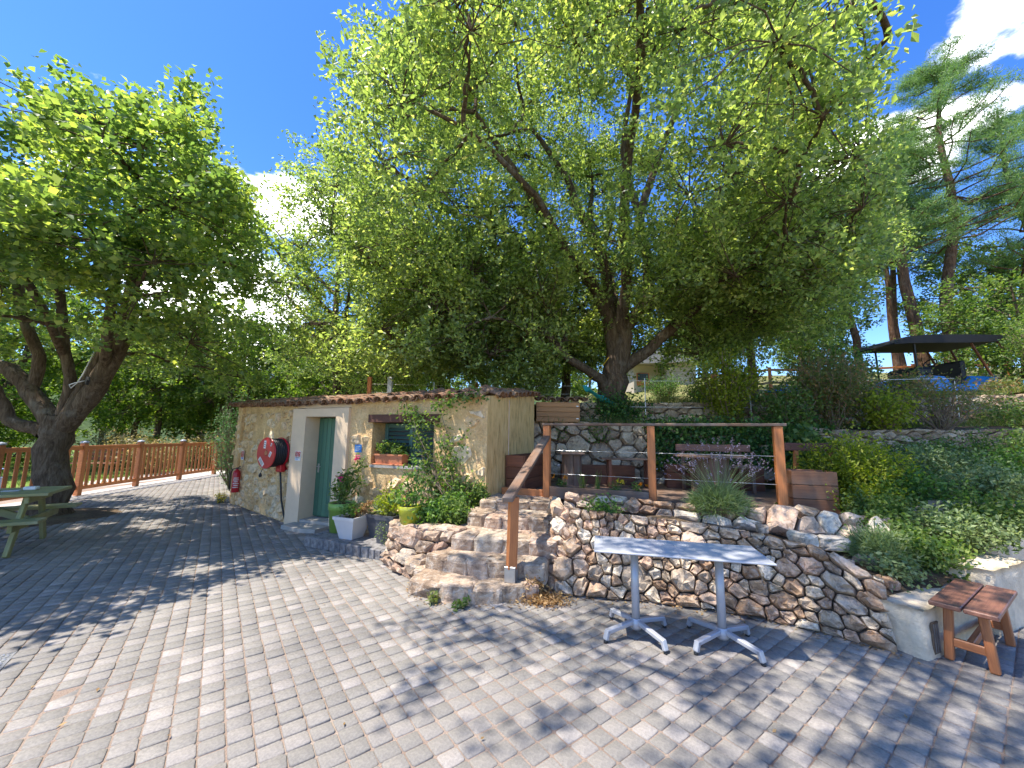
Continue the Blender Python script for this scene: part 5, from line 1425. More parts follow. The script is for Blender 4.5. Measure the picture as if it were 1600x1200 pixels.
# ================================================================== THINGS ON THE UPPER TERRACE
# wire fence above the walls and behind the roof
wf = empty('wire_fence', (5.0, 8.7, 2.3), 'thin pale wires stretched along the top of the terrace wall', 'fence')
for (x, y) in ((2.95, 8.62), (5.2, 8.50), (7.5, 8.35), (9.6, 8.4)):
    b = MB(); b.tube([(x, y, 1.9 if x < 8 else 2.1), (x, y, 2.92)], 0.009, 6); b.build('post', M['steel'], wf)
for z in (2.28, 2.86):
    b = MB(); b.tube([(2.6, 8.62, z), (2.95, 8.62, z), (5.2, 8.50, z + 0.01), (7.5, 8.35, z + 0.04), (9.6, 8.4, z + 0.12)], 0.006, 5); b.build('wire', M['cable'], wf)
rf = empty('roof_side_fence', (-2.0, 9.5, 2.2), 'wooden and metal posts with wires behind the house roof', 'fence')
for (x, w, mt, zt_) in ((-3.48, 0.09, 'deck_wood', 2.99), (-2.98, 0.11, 'table_metal', 2.99), (-1.9, 0.03, 'steel', 2.9), (-0.86, 0.07, 'deck_wood', 2.88), (0.3, 0.03, 'steel', 2.9)):
    MB().cbox((x, 9.5, (zt_ + 2.0) / 2), (w, w, zt_ - 2.0)).build('post', M[mt], rf)
for z in (2.42, 2.62, 2.82):
    b = MB(); b.tube([(-3.48, 9.5, z), (-1.9, 9.5, z - 0.015), (-0.86, 9.5, z), (0.3, 9.5, z), (1.5, 9.5, z + 0.02)], 0.005, 5); b.build('wire', M['cable'], rf)
# turquoise cloth hammock seat hanging on the oak
t = empty('turquoise_hammock', (1.95, 8.9, 2.4), 'turquoise cloth hammock seat slung beside the oak trunk', 'hammock')
rows = []
for i in range(9):
    u = i / 8
    rows.append([(1.62 + 0.62 * u + 0.10 * v_, 8.95 - 0.28 * v_, 2.80 - 0.34 * u - 0.15 * v_ - 0.10 * math.sin(math.pi * v_) + 0.03 * math.sin(9 * u)) for v_ in np.linspace(0, 1, 7)])
cl = sheet('cloth', rows, M['turquoise'], t); cl.location = -Vector(t.location)
b = MB(); b.tube([(1.64, 8.94, 2.79), (2.0, 9.05, 3.1), (2.3, 9.2, 3.5)], 0.008, 5); b.build('rope', M['yellow_petal'], t)
# blue utility vehicle with black canopy
vx = empty('utility_vehicle', (11.4, 10.6, 2.75), 'blue open utility vehicle with black flat canopy on the upper terrace', 'vehicle')
zv = 2.72
body = MB(); prof = [(10.35, zv + 0.32), (10.40, zv + 0.50), (10.75, zv + 0.62), (11.35, zv + 0.60), (11.55, zv + 0.40), (11.9, zv + 0.40), (12.05, zv + 0.62), (12.75, zv + 0.60), (12.75, zv + 0.25), (10.45, zv + 0.20)]
n_ = len(prof)
vs = [(x, 10.15, z) for x, z in prof] + [(x, 11.15, z) for x, z in prof]
body.add(vs, [tuple(range(n_)), tuple(range(2 * n_ - 1, n_ - 1, -1))] + [(k, (k + 1) % n_, n_ + (k + 1) % n_, n_ + k) for k in range(n_)])
body.build('body', M['blue'], vx)
for (x, y) in ((10.75, 10.12), (12.45, 10.12), (10.75, 11.18), (12.45, 11.18)):
    w = disc(MB(), Vector((x, y, zv + 0.22)), Vector((0, -1, 0)), [(0.0, 0.10), (0.12, 0.10), (0.20, 0.09), (0.24, 0.05), (0.24, -0.08), (0.0, -0.10)], 18).build('wheel', M['black'], vx, True)
    disc(MB(), Vector((x, y, zv + 0.22)), Vector((0, -1, 0)), [(0.0, 0.115), (0.10, 0.112), (0.12, 0.10)], 14).build('rim', M['steel'], w, True)
MB().lathe((10.55, 10.13, zv + 0.40), [(0.0, 0), (0.07, 0.02), (0.09, 0.08), (0.06, 0.14), (0, 0.15)], 12).build('headlight', M['white'], vx, True)
MB().lathe((10.66, 10.12, zv + 0.60), [(0.0, 0), (0.03, 0.0), (0.03, 0.05), (0, 0.06)], 8).build('indicator', M['orange'], vx, True)
st = MB(); st.cbox((11.75, 10.65, zv + 0.50), (0.45, 0.9, 0.14), ch=0.04); st.cbox((11.98, 10.65, zv + 0.80), (0.12, 0.9, 0.5), ch=0.04); st.build('seat', M['black'], vx)
MB().cbox((10.95, 10.65, zv + 0.74), (0.5, 0.9, 0.25), ch=0.08).build('dashboard', M['black'], vx)
b = MB(); b.tube([(11.15, 10.5, zv + 0.85), (11.4, 10.5, zv + 1.0)], 0.02, 6)
b.tube([(11.4 + 0.05 * math.cos(a), 10.5 + 0.17 * math.sin(a), zv + 1.0 + 0.12 * math.cos(a)) for a in np.linspace(0, 6.28, 13)], 0.015, 6, cap=False); b.build('steering_wheel', M['black'], vx)
cn = MB(); cv = []
for (x, z, hh) in ((10.0, zv + 1.44, 0.03), (10.35, zv + 1.62, 0.18), (10.9, zv + 1.68, 0.22), (11.9, zv + 1.70, 0.22), (12.7, zv + 1.70, 0.18), (12.95, zv + 1.68, 0.05)):
    cv += [(x, 10.0, z - hh), (x, 10.0, z), (x, 11.3, z), (x, 11.3, z - hh)]
cn.add(cv, [(i * 4 + k, i * 4 + (k + 1) % 4, i * 4 + 4 + (k + 1) % 4, i * 4 + 4 + k) for i in range(5) for k in range(4)] + [(0, 1, 2, 3), (20, 21, 22, 23)])
cn.build('canopy', M['black_fabric'], vx)
for y in (10.1, 11.2):
    plank('strut', (12.05, y, zv + 1.64), (12.55, y, zv + 0.6), 0.05, 0.04, M['red_wood'], vx)
    plank('strut', (12.75, y, zv + 1.70), (12.95, y, zv + 1.25), 0.05, 0.04, M['red_wood'], vx)
    plank('strut', (10.62, y, zv + 0.6), (10.60, y, zv + 1.55), 0.04, 0.04, M['black'], vx, up=(0, 1, 0))
t = empty('blue_barrel', (13.9, 10.4, 3.0), 'small bright blue drum right of the canopy vehicle', 'barrel')
MB().lathe((13.75, 10.2, 2.86), [(0, 0), (0.17, 0.0), (0.18, 0.04), (0.17, 0.2), (0.18, 0.22), (0.17, 0.4), (0, 0.41)], 16).build('drum', M['blue'], t, True)
# kayak on the terrace
t = empty('kayak', (6.95, 9.12, 2.5), 'blue and orange kayak lying on top of the terrace wall', 'kayak')
for (nm, mt, z0, ww, hh, sg) in (('hull', 'orange', 2.68, 0.26, 0.13, -1), ('top_deck', 'blue', 2.70, 0.27, 0.12, 1)):
    vs = []; fs = []; ns = 16; nc = 8
    for i in range(ns + 1):
        u = -1 + 2 * i / ns; w = ww * max(0.02, (1 - abs(u) ** 2.4)); 
        for k in range(nc + 1):
            a = math.pi * k / nc
            vs.append((6.95 + u * 1.05, 9.12 + w * math.cos(a) + 0.04 * u, z0 + 0.06 * u * u + sg * hh * (0.3 + 0.7 * (1 - abs(u) ** 3)) * math.sin(a) + 0.05 * u))
    for i in range(ns):
        for k in range(nc): fs.append((i * (nc + 1) + k, i * (nc + 1) + k + 1, (i + 1) * (nc + 1) + k + 1, (i + 1) * (nc + 1) + k))
    q = MB(); q.add(vs, fs); q.build(nm, M[mt], t, True)
q = MB(); q.add([(6.30, 8.97, 2.74), (6.46, 8.97, 2.74), (6.36, 8.97, 2.92), (6.30, 9.02, 2.74), (6.46, 9.02, 2.74), (6.36, 9.02, 2.92)], [(0, 1, 2), (3, 5, 4), (0, 1, 4, 3), (1, 2, 5, 4), (2, 0, 3, 5)]); q.build('fin', M['blue'], t)
# cabin far behind the oak
cb = empty('cabin', (9.0, 26.0, 4.3), 'pale board cabin with a dark window far behind the oak', 'cabin')
zb = 4.3
MB().prism([(7.6, 24.2), (9.5, 24.8), (9.5, 29), (7.6, 29)], zb - 0.6, zb + 1.9).build('porch_wall', M['cabin'], cb)
gw = MB(); gw.add([(9.6, 24.0, zb - 0.6), (11.4, 24.0, zb - 0.6), (11.4, 24.0, zb + 2.0), (9.6, 24.0, zb + 2.7), (9.6, 29, zb - 0.6), (11.4, 29, zb - 0.6), (11.4, 29, zb + 2.0), (9.6, 29, zb + 2.7)],
                  [(0, 1, 2, 3), (1, 5, 6, 2), (5, 4, 7, 6), (4, 0, 3, 7), (3, 2, 6, 7)])
wl_ = gw.build('gable_wall', M['cabin'], cb)
for k in range(9): plank('board', (9.6, 23.98, zb - 0.4 + k * 0.28), (11.4, 23.98, zb - 0.4 + k * 0.28), 0.03, 0.262, M['cabin'], wl_)
q = MB(); q.add([(7.2, 23.6, zb + 1.8), (11.7, 23.6, zb + 2.0), (11.7, 23.6, zb + 2.12), (9.5, 23.6, zb + 2.95), (7.2, 23.6, zb + 1.92), (7.2, 29.4, zb + 1.8), (11.7, 29.4, zb + 2.0), (11.7, 29.4, zb + 2.12), (9.5, 29.4, zb + 2.95), (7.2, 29.4, zb + 1.92)],
            [(0, 1, 2, 3, 4), (5, 9, 8, 7, 6), (2, 7, 8, 3), (3, 8, 9, 4), (0, 5, 6, 1), (1, 6, 7, 2), (0, 4, 9, 5)]); q.build('roof', M['cabin_roof'], cb)
wn_ = MB().cbox((8.2, 24.28, zb + 0.95), (0.8, 0.06, 0.8)).build('window', M['deck_wood'], cb)
MB().cbox((8.2, 24.25, zb + 1.1), (0.68, 0.03, 0.42)).build('pane', M['glass'], wn_)
# rail fence on the slope
rl = empty('rail_fence', (12.0, 15.0, 3.0), 'rustic two-rail wooden fence on the slope behind the vehicle', 'fence')
pr = [(7.5, 14.5), (10.0, 15.0), (12.6, 15.0), (15.2, 14.6), (17.8, 13.8)]
for (x, y) in pr: plank('post', (x, y, hill(x, y) - 0.1), (x, y, hill(x, y) + 1.05), 0.09, 0.09, M['deck_wood'], rl, up=(0, 1, 0))
for (p0, p1) in zip(pr[:-1], pr[1:]):
    for dz in (0.45, 0.95): plank('rail', (p0[0], p0[1], hill(*p0) + dz), (p1[0], p1[1], hill(*p1) + dz), 0.06, 0.08, M['twig'] if dz < 0.5 else M['deck_wood'], rl)

# ================================================================== SHRUBS, IVY, HERBS
def leaf_patch(name, label, cat, loc, centres, ll, lw, mat, stems=None, group=None, up=0.3, droop=None):
    t = empty(name, loc, label, cat, group)
    if stems: tubes_mesh('stems', stems, M['twig'], t)
    foliage('foliage', centres, ll, lw, mat, t, up, droop=droop)
    return t
def on_surface(S, L, H, x0, x1, y0, y1, n, d0, d1):
    return np.array([S(rng.uniform(x0, x1), rng.uniform(y0, y1), rng.uniform(d0, d1)) for _ in range(n)])
Sl, Ll, Hl = ruled(LW_B, LW_T)
def ivy_stems(S, x0, x1, y0, y1, n):
    out = []
    for _ in range(n):
        xa = rng.uniform(x0, x1); a = S(xa, y0, 0.05); b = S(min(max(x0, xa + rng.normal() * 0.4), x1), y1, 0.08)
        out.append((wiggle(a, b, 5, 0.05), list(np.linspace(0.012, 0.004, 6)), 5))
    return out
pts = np.concatenate([on_surface(Sl, Ll, Hl, 2.3, 5.2, 0.25, Hl + 0.02, 5200, 0.04, 0.22), np.array([Sl(x, Hl, 0) for x in rng.uniform(2.2, 5.6, 1300)]) + rng.normal(size=(1300, 3)) * np.array([0.1, 0.2, 0.09])])
leaf_patch('ivy_curtain', 'dark ivy curtain hanging over the back wall behind the deck', 'ivy', (3.9, 7.5, 0.8), pts, 0.075, 0.06, M['ivy_leaf'], ivy_stems(Sl, 2.4, 5.1, 0.2, Hl, 14), up=0.1)
pts = np.array([2.42, 8.78, 2.16]) + rng.normal(size=(2600, 3)) * np.array([0.30, 0.12, 0.20])
leaf_patch('ivy_clump', 'dense dark ivy clump at the foot of the oak', 'ivy', (2.42, 8.78, 1.86), pts, 0.065, 0.05, M['ivy_leaf'], [(wiggle((2.42, 8.85, 1.86), (2.42 + dx, 8.8, 2.4), 4, 0.1), [0.015, 0.012, 0.01, 0.008, 0.005], 5) for dx in (-0.3, -0.1, 0.15, 0.35)], up=0.1)
pts = np.array([Sl(x, rng.uniform(0.7, 1.0), rng.uniform(0.03, 0.12)) for x in np.concatenate([rng.normal(1.35, 0.12, 160), rng.normal(0.6, 0.1, 60)])])
leaf_patch('wall_fern', 'small tuft of leaves growing from the back wall above the stave table', 'plant', (1.6, 7.9, 1.5), pts, 0.06, 0.035, M['vine_leaf'])
# tall shrub in front of the upper wall, russet shrub, yellow-green shrub
shrub('tall_shrub', 'tall sunlit leafy shrub in front of the upper terrace wall', (4.45, 8.05, 1.85), 52, 1.8, 0.68, 120, 0.062, 0.044, M['yellow_leaf'], M['twig'], spread=0.09, t0=0.12, stem_r=0.012)
shrub('russet_shrub', 'twiggy russet-tipped shrub right of the tall leafy shrub', (6.3, 7.7, 1.80), 64, 1.75, 0.85, 120, 0.06, 0.032, M['rust_leaf'], M['twig'], spread=0.11, t0=0.2, stem_r=0.010)
shrub('twiggy_shrub', 'bare-stemmed grey shrub below the canopy vehicle', (8.0, 7.3, 1.75), 60, 1.2, 0.9, 36, 0.055, 0.028, M['rust_leaf'], M['twig'], spread=0.08, t0=0.5, stem_r=0.009)
shrub('yellow_shrub', 'rounded yellow-green shrub at the right end of the deck', (4.75, 5.5, 0.72), 80, 1.02, 0.68, 95, 0.055, 0.026, M['yellow_leaf'], M['stem'], spread=0.07, t0=0.1, stem_r=0.006)
shrub('fig_seedling', 'broad-leaved bright green plant above the yellow-green shrub', (5.1, 6.7, 1.0), 10, 0.95, 0.35, 26, 0.13, 0.10, M['vine_leaf'], M['stem'], cat='plant', spread=0.07, t0=0.35)
for (x, y, h_, r_, nst, ln2, mt, lab) in ((7.7, 9.25, 1.7, 0.8, 60, 80, 'shrub_leaf', 'leafy shrub on the terrace left of the canopy vehicle'), (9.3, 9.15, 0.7, 0.6, 40, 40, 'rust_leaf', 'russet shrub on the terrace in front of the canopy vehicle'), (13.3, 9.3, 2.4, 1.0, 70, 90, 'vine_leaf', 'bright leafy shrub on the terrace at the right edge'),
        (11.8, 9.2, 0.32, 0.6, 40, 24, 'rust_leaf', 'low reddish shrub hiding the wheels of the canopy vehicle'), (6.9, 17.5, 1.3, 1.1, 60, 60, 'ivy_leaf', 'dark round bush in front of the cabin'), (5.6, 11.0, 0.9, 0.7, 50, 60, 'shrub_leaf', 'green bush beside the foot of the oak'), (10.2, 8.0, 0.8, 0.7, 50, 50, 'vine_leaf', 'bright shrub below the canopy vehicle'), (5.3, 7.55, 1.0, 0.5, 40, 60, 'vine_leaf', 'loose green shrub between the tall shrub and the russet shrub'), (7.0, 7.4, 0.9, 0.6, 40, 60, 'yellow_leaf', 'loose yellow-green shrub in front of the russet shrub')):
    shrub('terrace_shrub', lab, (x, y, (hill(x, y) if y > 8.6 else 1.8) - 0.05), nst, h_, r_, ln2, 0.07, 0.045, M[mt], M['twig'], group='shrubs on the upper terrace', spread=0.11, t0=0.15, stem_r=0.010)
# lavender
lv = empty('lavender_bush', (2.50, 4.92, 0.70), 'lavender bush with purple spikes in front of the deck', 'lavender')
n_ = 3200; d_ = rng.normal(size=(n_, 3)); d_[:, 2] = np.abs(d_[:, 2]) * 0.9 + 0.1; d_ /= np.linalg.norm(d_, axis=1)[:, None]
v, f = blade_arrays(np.array([2.50, 4.84, 0.74]) + d_ * np.array([0.33, 0.24, 0.25]) * rng.uniform(0.3, 1.0, (n_, 1)) ** 0.5 + rng.normal(size=(n_, 3)) * 0.03, d_ + rng.normal(size=(n_, 3)) * 0.35, 0.13, 0.009, 0.25)
link('foliage', np_mesh('foliage', v - np.array(origin_of(lv)), f, M['grey_leaf']), lv, loc=origin_of(lv))
n_ = 130; d_ = rng.normal(size=(n_, 3)) * np.array([0.8, 0.5, 0.3]); d_[:, 2] = np.abs(d_[:, 2]) + 0.75; d_ /= np.linalg.norm(d_, axis=1)[:, None]
b0 = np.array([2.50, 4.84, 0.88]) + d_ * 0.14; ln_ = rng.uniform(0.38, 0.62, n_)[:, None]
v, f = blade_arrays(b0, d_, 0.5, 0.004, 0.05)
link('flower_stalks', np_mesh('flower_stalks', v - np.array(origin_of(lv)), f, M['grey_leaf']), lv, loc=origin_of(lv))
tips = b0 + d_ * ln_
foliage('blooms', np.repeat(tips, 7, 0) + np.repeat(d_, 7, 0) * rng.uniform(-0.06, 0.02, (n_ * 7, 1)) + rng.normal(size=(n_ * 7, 3)) * 0.006, 0.022, 0.012, M['lavender'], lv, 0.3)
# rosemary, herbs, bramble on the bank
rs_ = empty('rosemary_bush', (3.62, 4.0, 0.50), 'soft grey-green rosemary bush on the bank above the white block', 'rosemary')
n_ = 2800; d_ = rng.normal(size=(n_, 3)); d_[:, 2] = np.abs(d_[:, 2]) * 1.1 + 0.1; d_ /= np.linalg.norm(d_, axis=1)[:, None]
v, f = blade_arrays(np.array([3.62, 4.02, 0.46]) + d_ * np.array([0.26, 0.2, 0.22]) * rng.uniform(0.2, 1.0, (n_, 1)) ** 0.5 + rng.normal(size=(n_, 3)) * 0.05, d_ + rng.normal(size=(n_, 3)) * 0.4, 0.10, 0.008, 0.3)
link('foliage', np_mesh('foliage', v - np.array(origin_of(rs_)), f, M['grey_leaf']), rs_, loc=origin_of(rs_))
def bank_z(x, y): 
    A_ = np.array(rows_bank).reshape(-1, 3); k = np.argmin((A_[:, 0] - x) ** 2 + (A_[:, 1] - y) ** 2); return A_[k, 2]
rows_bank = [gf * (1 - t_) + gbk * t_ for t_ in np.linspace(0, 1, 14)]
herbs = [(5.2, 5.9, 0.55, 0.50, 'shrub_leaf', 'green herb mound behind the yellow-green shrub'), (5.0, 5.0, 0.48, 0.45, 'shrub_leaf', 'green herb mound in front of the yellow-green shrub'),
         (5.9, 5.6, 0.55, 0.55, 'grey_leaf', 'silvery herb mound in the middle of the bank'), (5.7, 4.75, 0.42, 0.42, 'grey_leaf', 'silvery herb mound above the white wall'),
         (6.6, 6.2, 0.6, 0.6, 'vine_leaf', 'bright bramble mound below the twiggy shrub'), (6.6, 5.2, 0.55, 0.5, 'shrub_leaf', 'dark bramble mound at the right edge'),
         (4.35, 4.7, 0.36, 0.34, 'vine_leaf', 'fresh green weeds beside the streaked boulder'), (4.0, 4.35, 0.30, 0.26, 'vine_leaf', 'low green weeds under the rosemary'), (5.0, 4.15, 0.36, 0.3, 'vine_leaf', 'leafy plant leaning over the white wall end'),
         (7.6, 6.0, 0.8, 0.7, 'vine_leaf', 'tall bright bramble at the right edge of the bank'), (3.45, 3.72, 0.16, 0.2, 'grey_leaf', 'low grey weeds behind the end of the white block'), (3.95, 3.92, 0.26, 0.26, 'vine_leaf', 'green weeds behind the middle of the white wall'), (4.55, 4.15, 0.34, 0.36, 'grey_leaf', 'silvery weeds spilling behind the low white block'), (5.5, 6.6, 0.5, 0.5, 'yellow_leaf', 'yellowish plants below the right part of the back wall'), (4.5, 5.05, 0.4, 0.36, 'yellow_leaf', 'yellowish plant at the foot of the rounded shrub'), (4.75, 6.4, 0.4, 0.35, 'shrub_leaf', 'low plants between shrub and back wall'), (3.2, 4.75, 0.12, 0.2, 'vine_leaf', 'tiny weeds beside the lavender'), (1.15, 5.0, 0.10, 0.22, 'shrub_leaf', 'low green creeper below the flower trough')]
for (x, y, h_, r_, mt, lab) in herbs:
    shrub('herb_mound', lab, (x, y, bank_z(x, y) - 0.02), 48, h_ * 1.1, r_ * 1.2, 70 if h_ > 0.2 else 12, 0.048, 0.03, M[mt], cat='plant', group='herbs and weeds on the bank', spread=0.07, t0=0.1)
shrub('cypress_shrub', 'feathery blue-green conifer at the left corner of the house', (-8.05, 11.6, -0.05), 70, 3.0, 0.62, 70, 0.075, 0.02, M['thuja_leaf'], M['twig'], spread=0.08, t0=0.05, stem_r=0.012, up=0.0)
t = shrub('yellow_flower_clump', 'small yellow flowering clump at the house corner', (-6.62, 9.22, 0.0), 14, 0.28, 0.16, 20, 0.03, 0.02, M['yellow_petal'], cat='flower', spread=0.04, t0=0.3)
for k, (x, y, h_, r_, lab) in enumerate(((-14.2, 15.8, 1.5, 1.5, 'pale flowering shrub behind the second fence panel'), (-13.2, 18.5, 1.9, 1.8, 'pale flowering shrub behind the far fence panels'), (-17.0, 17.0, 1.7, 1.6, 'pale flowering shrub at the edge of the wood'))):
    shrub('flowering_shrub', lab, (x, y, -0.05), 60, h_, r_, 60, 0.12, 0.06, M['pale_bloom'], M['twig'], group='flowering shrubs beyond the fence', spread=0.2, t0=0.2, stem_r=0.012)
# weeds and dry leaves at the foot of the steps
for k, (x, y, lab) in enumerate(((-0.45, 3.90, 'small green weed at the front of the lowest step'), (-0.75, 3.98, 'tiny pale weed at the left of the lowest step'))):
    shrub('step_weed', lab, (x, y, -0.005), 6, 0.10, 0.07, 9, 0.05, 0.03, M['vine_leaf' if k == 0 else 'grass_blade'], cat='plant', spread=0.02)
n_ = 900
p_ = np.concatenate([np.array([0.34, 4.06, 0.03]) + rng.normal(size=(n_, 3)) * np.array([0.11, 0.07, 0.025]), np.array([0.25, 4.12, 0.10]) + rng.normal(size=(350, 3)) * np.array([0.05, 0.04, 0.05])])
p_[:, 2] = np.abs(p_[:, 2]) + 0.004
t = empty('leaf_heap', (0.34, 4.06, 0), 'heap of dry brown leaves and grass between the steps and the wall', 'leaf heap')
foliage('dry_leaves', p_, 0.045, 0.016, M['dry_leaf'], t, 0.5)
# scattered litter (uncountable): one object of kind stuff
pl_ = []
for _ in range(260):
    if random.random() < 0.55:
        t_ = random.random(); x = 0.5 + 2.5 * t_; y = front_limit(x) - abs(rng.normal()) * 0.10 - 0.02
    elif random.random() < 0.5:
        x = rng.uniform(-1.1, 0.2); y = front_limit(x) - abs(rng.normal()) * 0.07 - 0.03
    else:
        x = rng.uniform(-6, 4); y = rng.uniform(2.0, 7)
        if y > front_limit(x) - 0.05: continue
    pl_.append((x, y, 0.008))
v, f = leaf_arrays(np.array(pl_), 0.035, 0.016, 3.0, 0.15)
tag(link('leaf_litter', np_mesh('leaf_litter', v, f, M['dry_leaf'])), 'scattered dry leaves lying on the paving', 'leaf litter', kind='stuff')
# grass on the terrace edge and ledge
bp = []
for _ in range(5200):
    x = rng.uniform(1.0, 13); y = hfront(x) + abs(rng.normal()) * 0.8 + 0.02
    bp.append((x, y, hill(x, y) - 0.01))
for _ in range(2600):
    t_ = random.random(); q = a_[int(t_ * 29)] * 0.5 + b_[int(t_ * 29)] * 0.5
    bp.append((q[0] + rng.normal() * 0.1, q[1] + rng.normal() * 0.25, q[2]))
bp = np.array(bp); dd = rng.normal(size=bp.shape) * 0.35 + np.array([0, 0, 1])
v, f = blade_arrays(bp, dd, 0.22, 0.010, 0.5)
tag(link('terrace_grass_tufts', np_mesh('terrace_grass_tufts', v, f, M['grass_blade'])), 'dry and green grass along the terrace edge', 'grass', kind='stuff')
n_ = 9000
bp = np.stack([rng.uniform(-30, -12.3, n_), rng.uniform(4, 24, n_), np.full(n_, -0.05)], 1)
v, f = blade_arrays(bp, rng.normal(size=bp.shape) * 0.3 + np.array([0, 0, 1]), 0.16, 0.02, 0.4)
tag(link('lawn_grass', np_mesh('lawn_grass', v, f, M['grass_blade'])), 'short lawn grass beyond the fence', 'grass', kind='stuff')

# ================================================================== TREES
def ellipsoid_boughs(n, c, r, keep=None, shell=(0.55, 1.0), rg=None):
    out = []
    while len(out) < n:
        d = rng.normal(size=3); d /= np.linalg.norm(d)
        k = shell[0] + (shell[1] - shell[0]) * rng.random() ** 0.6
        p = np.array(c) + d * np.array(r) * k
        if keep is None or keep(p): out.append(p)
    return np.array(out)
def smooth_line(pts, rad, n):
    """densify a limb polyline with Catmull-Rom so that it bends softly"""
    P = [np.array(p, float) for p in pts]
    out = []; rr = []
    for i in range(len(P) - 1):
        p0, p1, p2, p3 = P[max(i - 1, 0)], P[i], P[i + 1], P[min(i + 2, len(P) - 1)]
        for t in np.linspace(0, 1, 4)[:-1]:
            out.append(0.5 * ((2 * p1) + (-p0 + p2) * t + (2 * p0 - 5 * p1 + 4 * p2 - p3) * t * t + (-p0 + 3 * p1 - 3 * p2 + p3) * t ** 3))
            rr.append(rad[i] * (1 - t) + rad[i + 1] * t)
    out.append(P[-1]); rr.append(rad[-1])
    out = [o + rng.normal(size=3) * r_ * 0.10 for o, r_ in zip(out, rr)]
    return (out, rr, n)
def tree(name, label, base, limbs, boughs, ncl, nleaf, spread, clr, ll, lw, leaf, bark, keep=None, group=None, r_bough=0.045, cat='tree', up=0.55):
    t = empty(name, tuple(base), label, cat, group)
    tubes_mesh('trunk', limbs, bark, t)
    cl, pts = crown_points(boughs, ncl, nleaf, spread, clr, keep)
    tubes_mesh('branches', grow(limbs, boughs, cl, r_bough), bark, t)
    foliage('crown', pts, ll, lw, leaf, t, up)
    return t
def seen_at(p):
    d = Vector(p) - Vector((0, 0, CAM_H)); f_ = d.dot(_f0)
    if f_ < 0.1: return (9999, -9999)
    return (800 + FPX * d.dot(_cr) / f_, 600 - FPX * d.dot(_cu) / f_)
# --- the big oak (limbs traced at their real distance)
OB = np.array([2.47, 9.45, 2.25])
oak_limbs = [smooth_line(p, [q * 0.8 for q in r], n) for p, r, n in [
    ([(2.42, 9.45, 2.1), (2.45, 9.45, 2.6), (2.52, 9.42, 3.2), (2.62, 9.4, 3.9), (2.66, 9.4, 4.4)], [0.56, 0.44, 0.36, 0.34, 0.27], 14),
    ([(2.5, 9.4, 3.5), (2.35, 9.2, 4.3), (1.95, 8.8, 5.0), (1.35, 8.4, 5.6), (0.7, 8.0, 6.2), (0.0, 7.4, 7.0), (-0.8, 6.8, 7.8)], [0.24, 0.2, 0.17, 0.15, 0.12, 0.09, 0.05], 9),
    ([(2.6, 9.4, 3.8), (2.5, 9.6, 4.9), (2.25, 9.5, 6.2), (1.6, 9.2, 7.3), (1.3, 9.0, 8.0), (0.4, 8.5, 8.9)], [0.24, 0.19, 0.16, 0.13, 0.10, 0.06], 9),
    ([(2.66, 9.4, 4.2), (3.3, 9.3, 5.0), (3.3, 9.2, 5.9), (3.1, 9.0, 7.0), (3.5, 8.7, 8.4), (4.0, 8.2, 9.8)], [0.22, 0.18, 0.15, 0.13, 0.10, 0.06], 9),
    ([(3.2, 9.3, 4.7), (3.75, 9.1, 5.2), (4.3, 8.9, 6.0), (4.8, 8.6, 6.5), (5.4, 8.2, 7.2), (6.3, 7.4, 8.4)], [0.17, 0.16, 0.14, 0.12, 0.10, 0.05], 9),
    ([(2.6, 9.4, 3.2), (3.3, 9.3, 3.75), (4.0, 9.1, 4.4), (4.6, 8.9, 4.9), (5.3, 8.6, 5.9), (6.4, 8.0, 6.6)], [0.20, 0.17, 0.15, 0.13, 0.09, 0.05], 9),
    ([(2.2, 9.3, 2.9), (1.75, 9.0, 3.15), (1.2, 8.6, 3.4), (0.6, 8.2, 3.9), (-0.3, 7.9, 4.3)], [0.18, 0.13, 0.11, 0.08, 0.05], 8),
    ([(2.6, 9.4, 4.1), (2.7, 8.9, 5.2), (2.4, 8.0, 6.6), (2.3, 6.8, 7.8), (2.1, 5.4, 8.4)], [0.2, 0.17, 0.14, 0.10, 0.06], 8),
    ([(2.62, 9.45, 4.2), (2.6, 10.2, 6.0), (2.3, 11.0, 8.0), (2.5, 11.6, 9.5)], [0.2, 0.16, 0.12, 0.06], 8),
    ([(1.95, 8.8, 5.0), (1.2, 7.8, 5.3), (0.4, 6.6, 5.9), (-0.8, 5.4, 6.3)], [0.13, 0.11, 0.08, 0.04], 7),
    ([(4.3, 8.9, 6.0), (4.6, 7.6, 6.6), (5.0, 6.2, 7.0), (5.0, 4.6, 7.0)], [0.12, 0.10, 0.07, 0.04], 7),
    ([(3.1, 9.0, 7.0), (2.6, 8.6, 8.4), (2.7, 8.0, 9.8)], [0.12, 0.09, 0.05], 7),
    ([(2.3, 6.8, 7.8), (1.9, 5.2, 8.5), (0.9, 3.6, 8.9), (-0.6, 2.4, 8.9), (-2.2, 1.6, 8.6)], [0.10, 0.08, 0.07, 0.06, 0.03], 7)]]
thin_rng = random.Random(11)
def oak_over(p):
    """the part of the crown that reaches out high above the courtyard"""
    x, y, z = p
    return z > 6.9 and y < 3.9 and seen_at(p)[1] < -110 and x > -4.6 + (3.0 - y) * 0.8
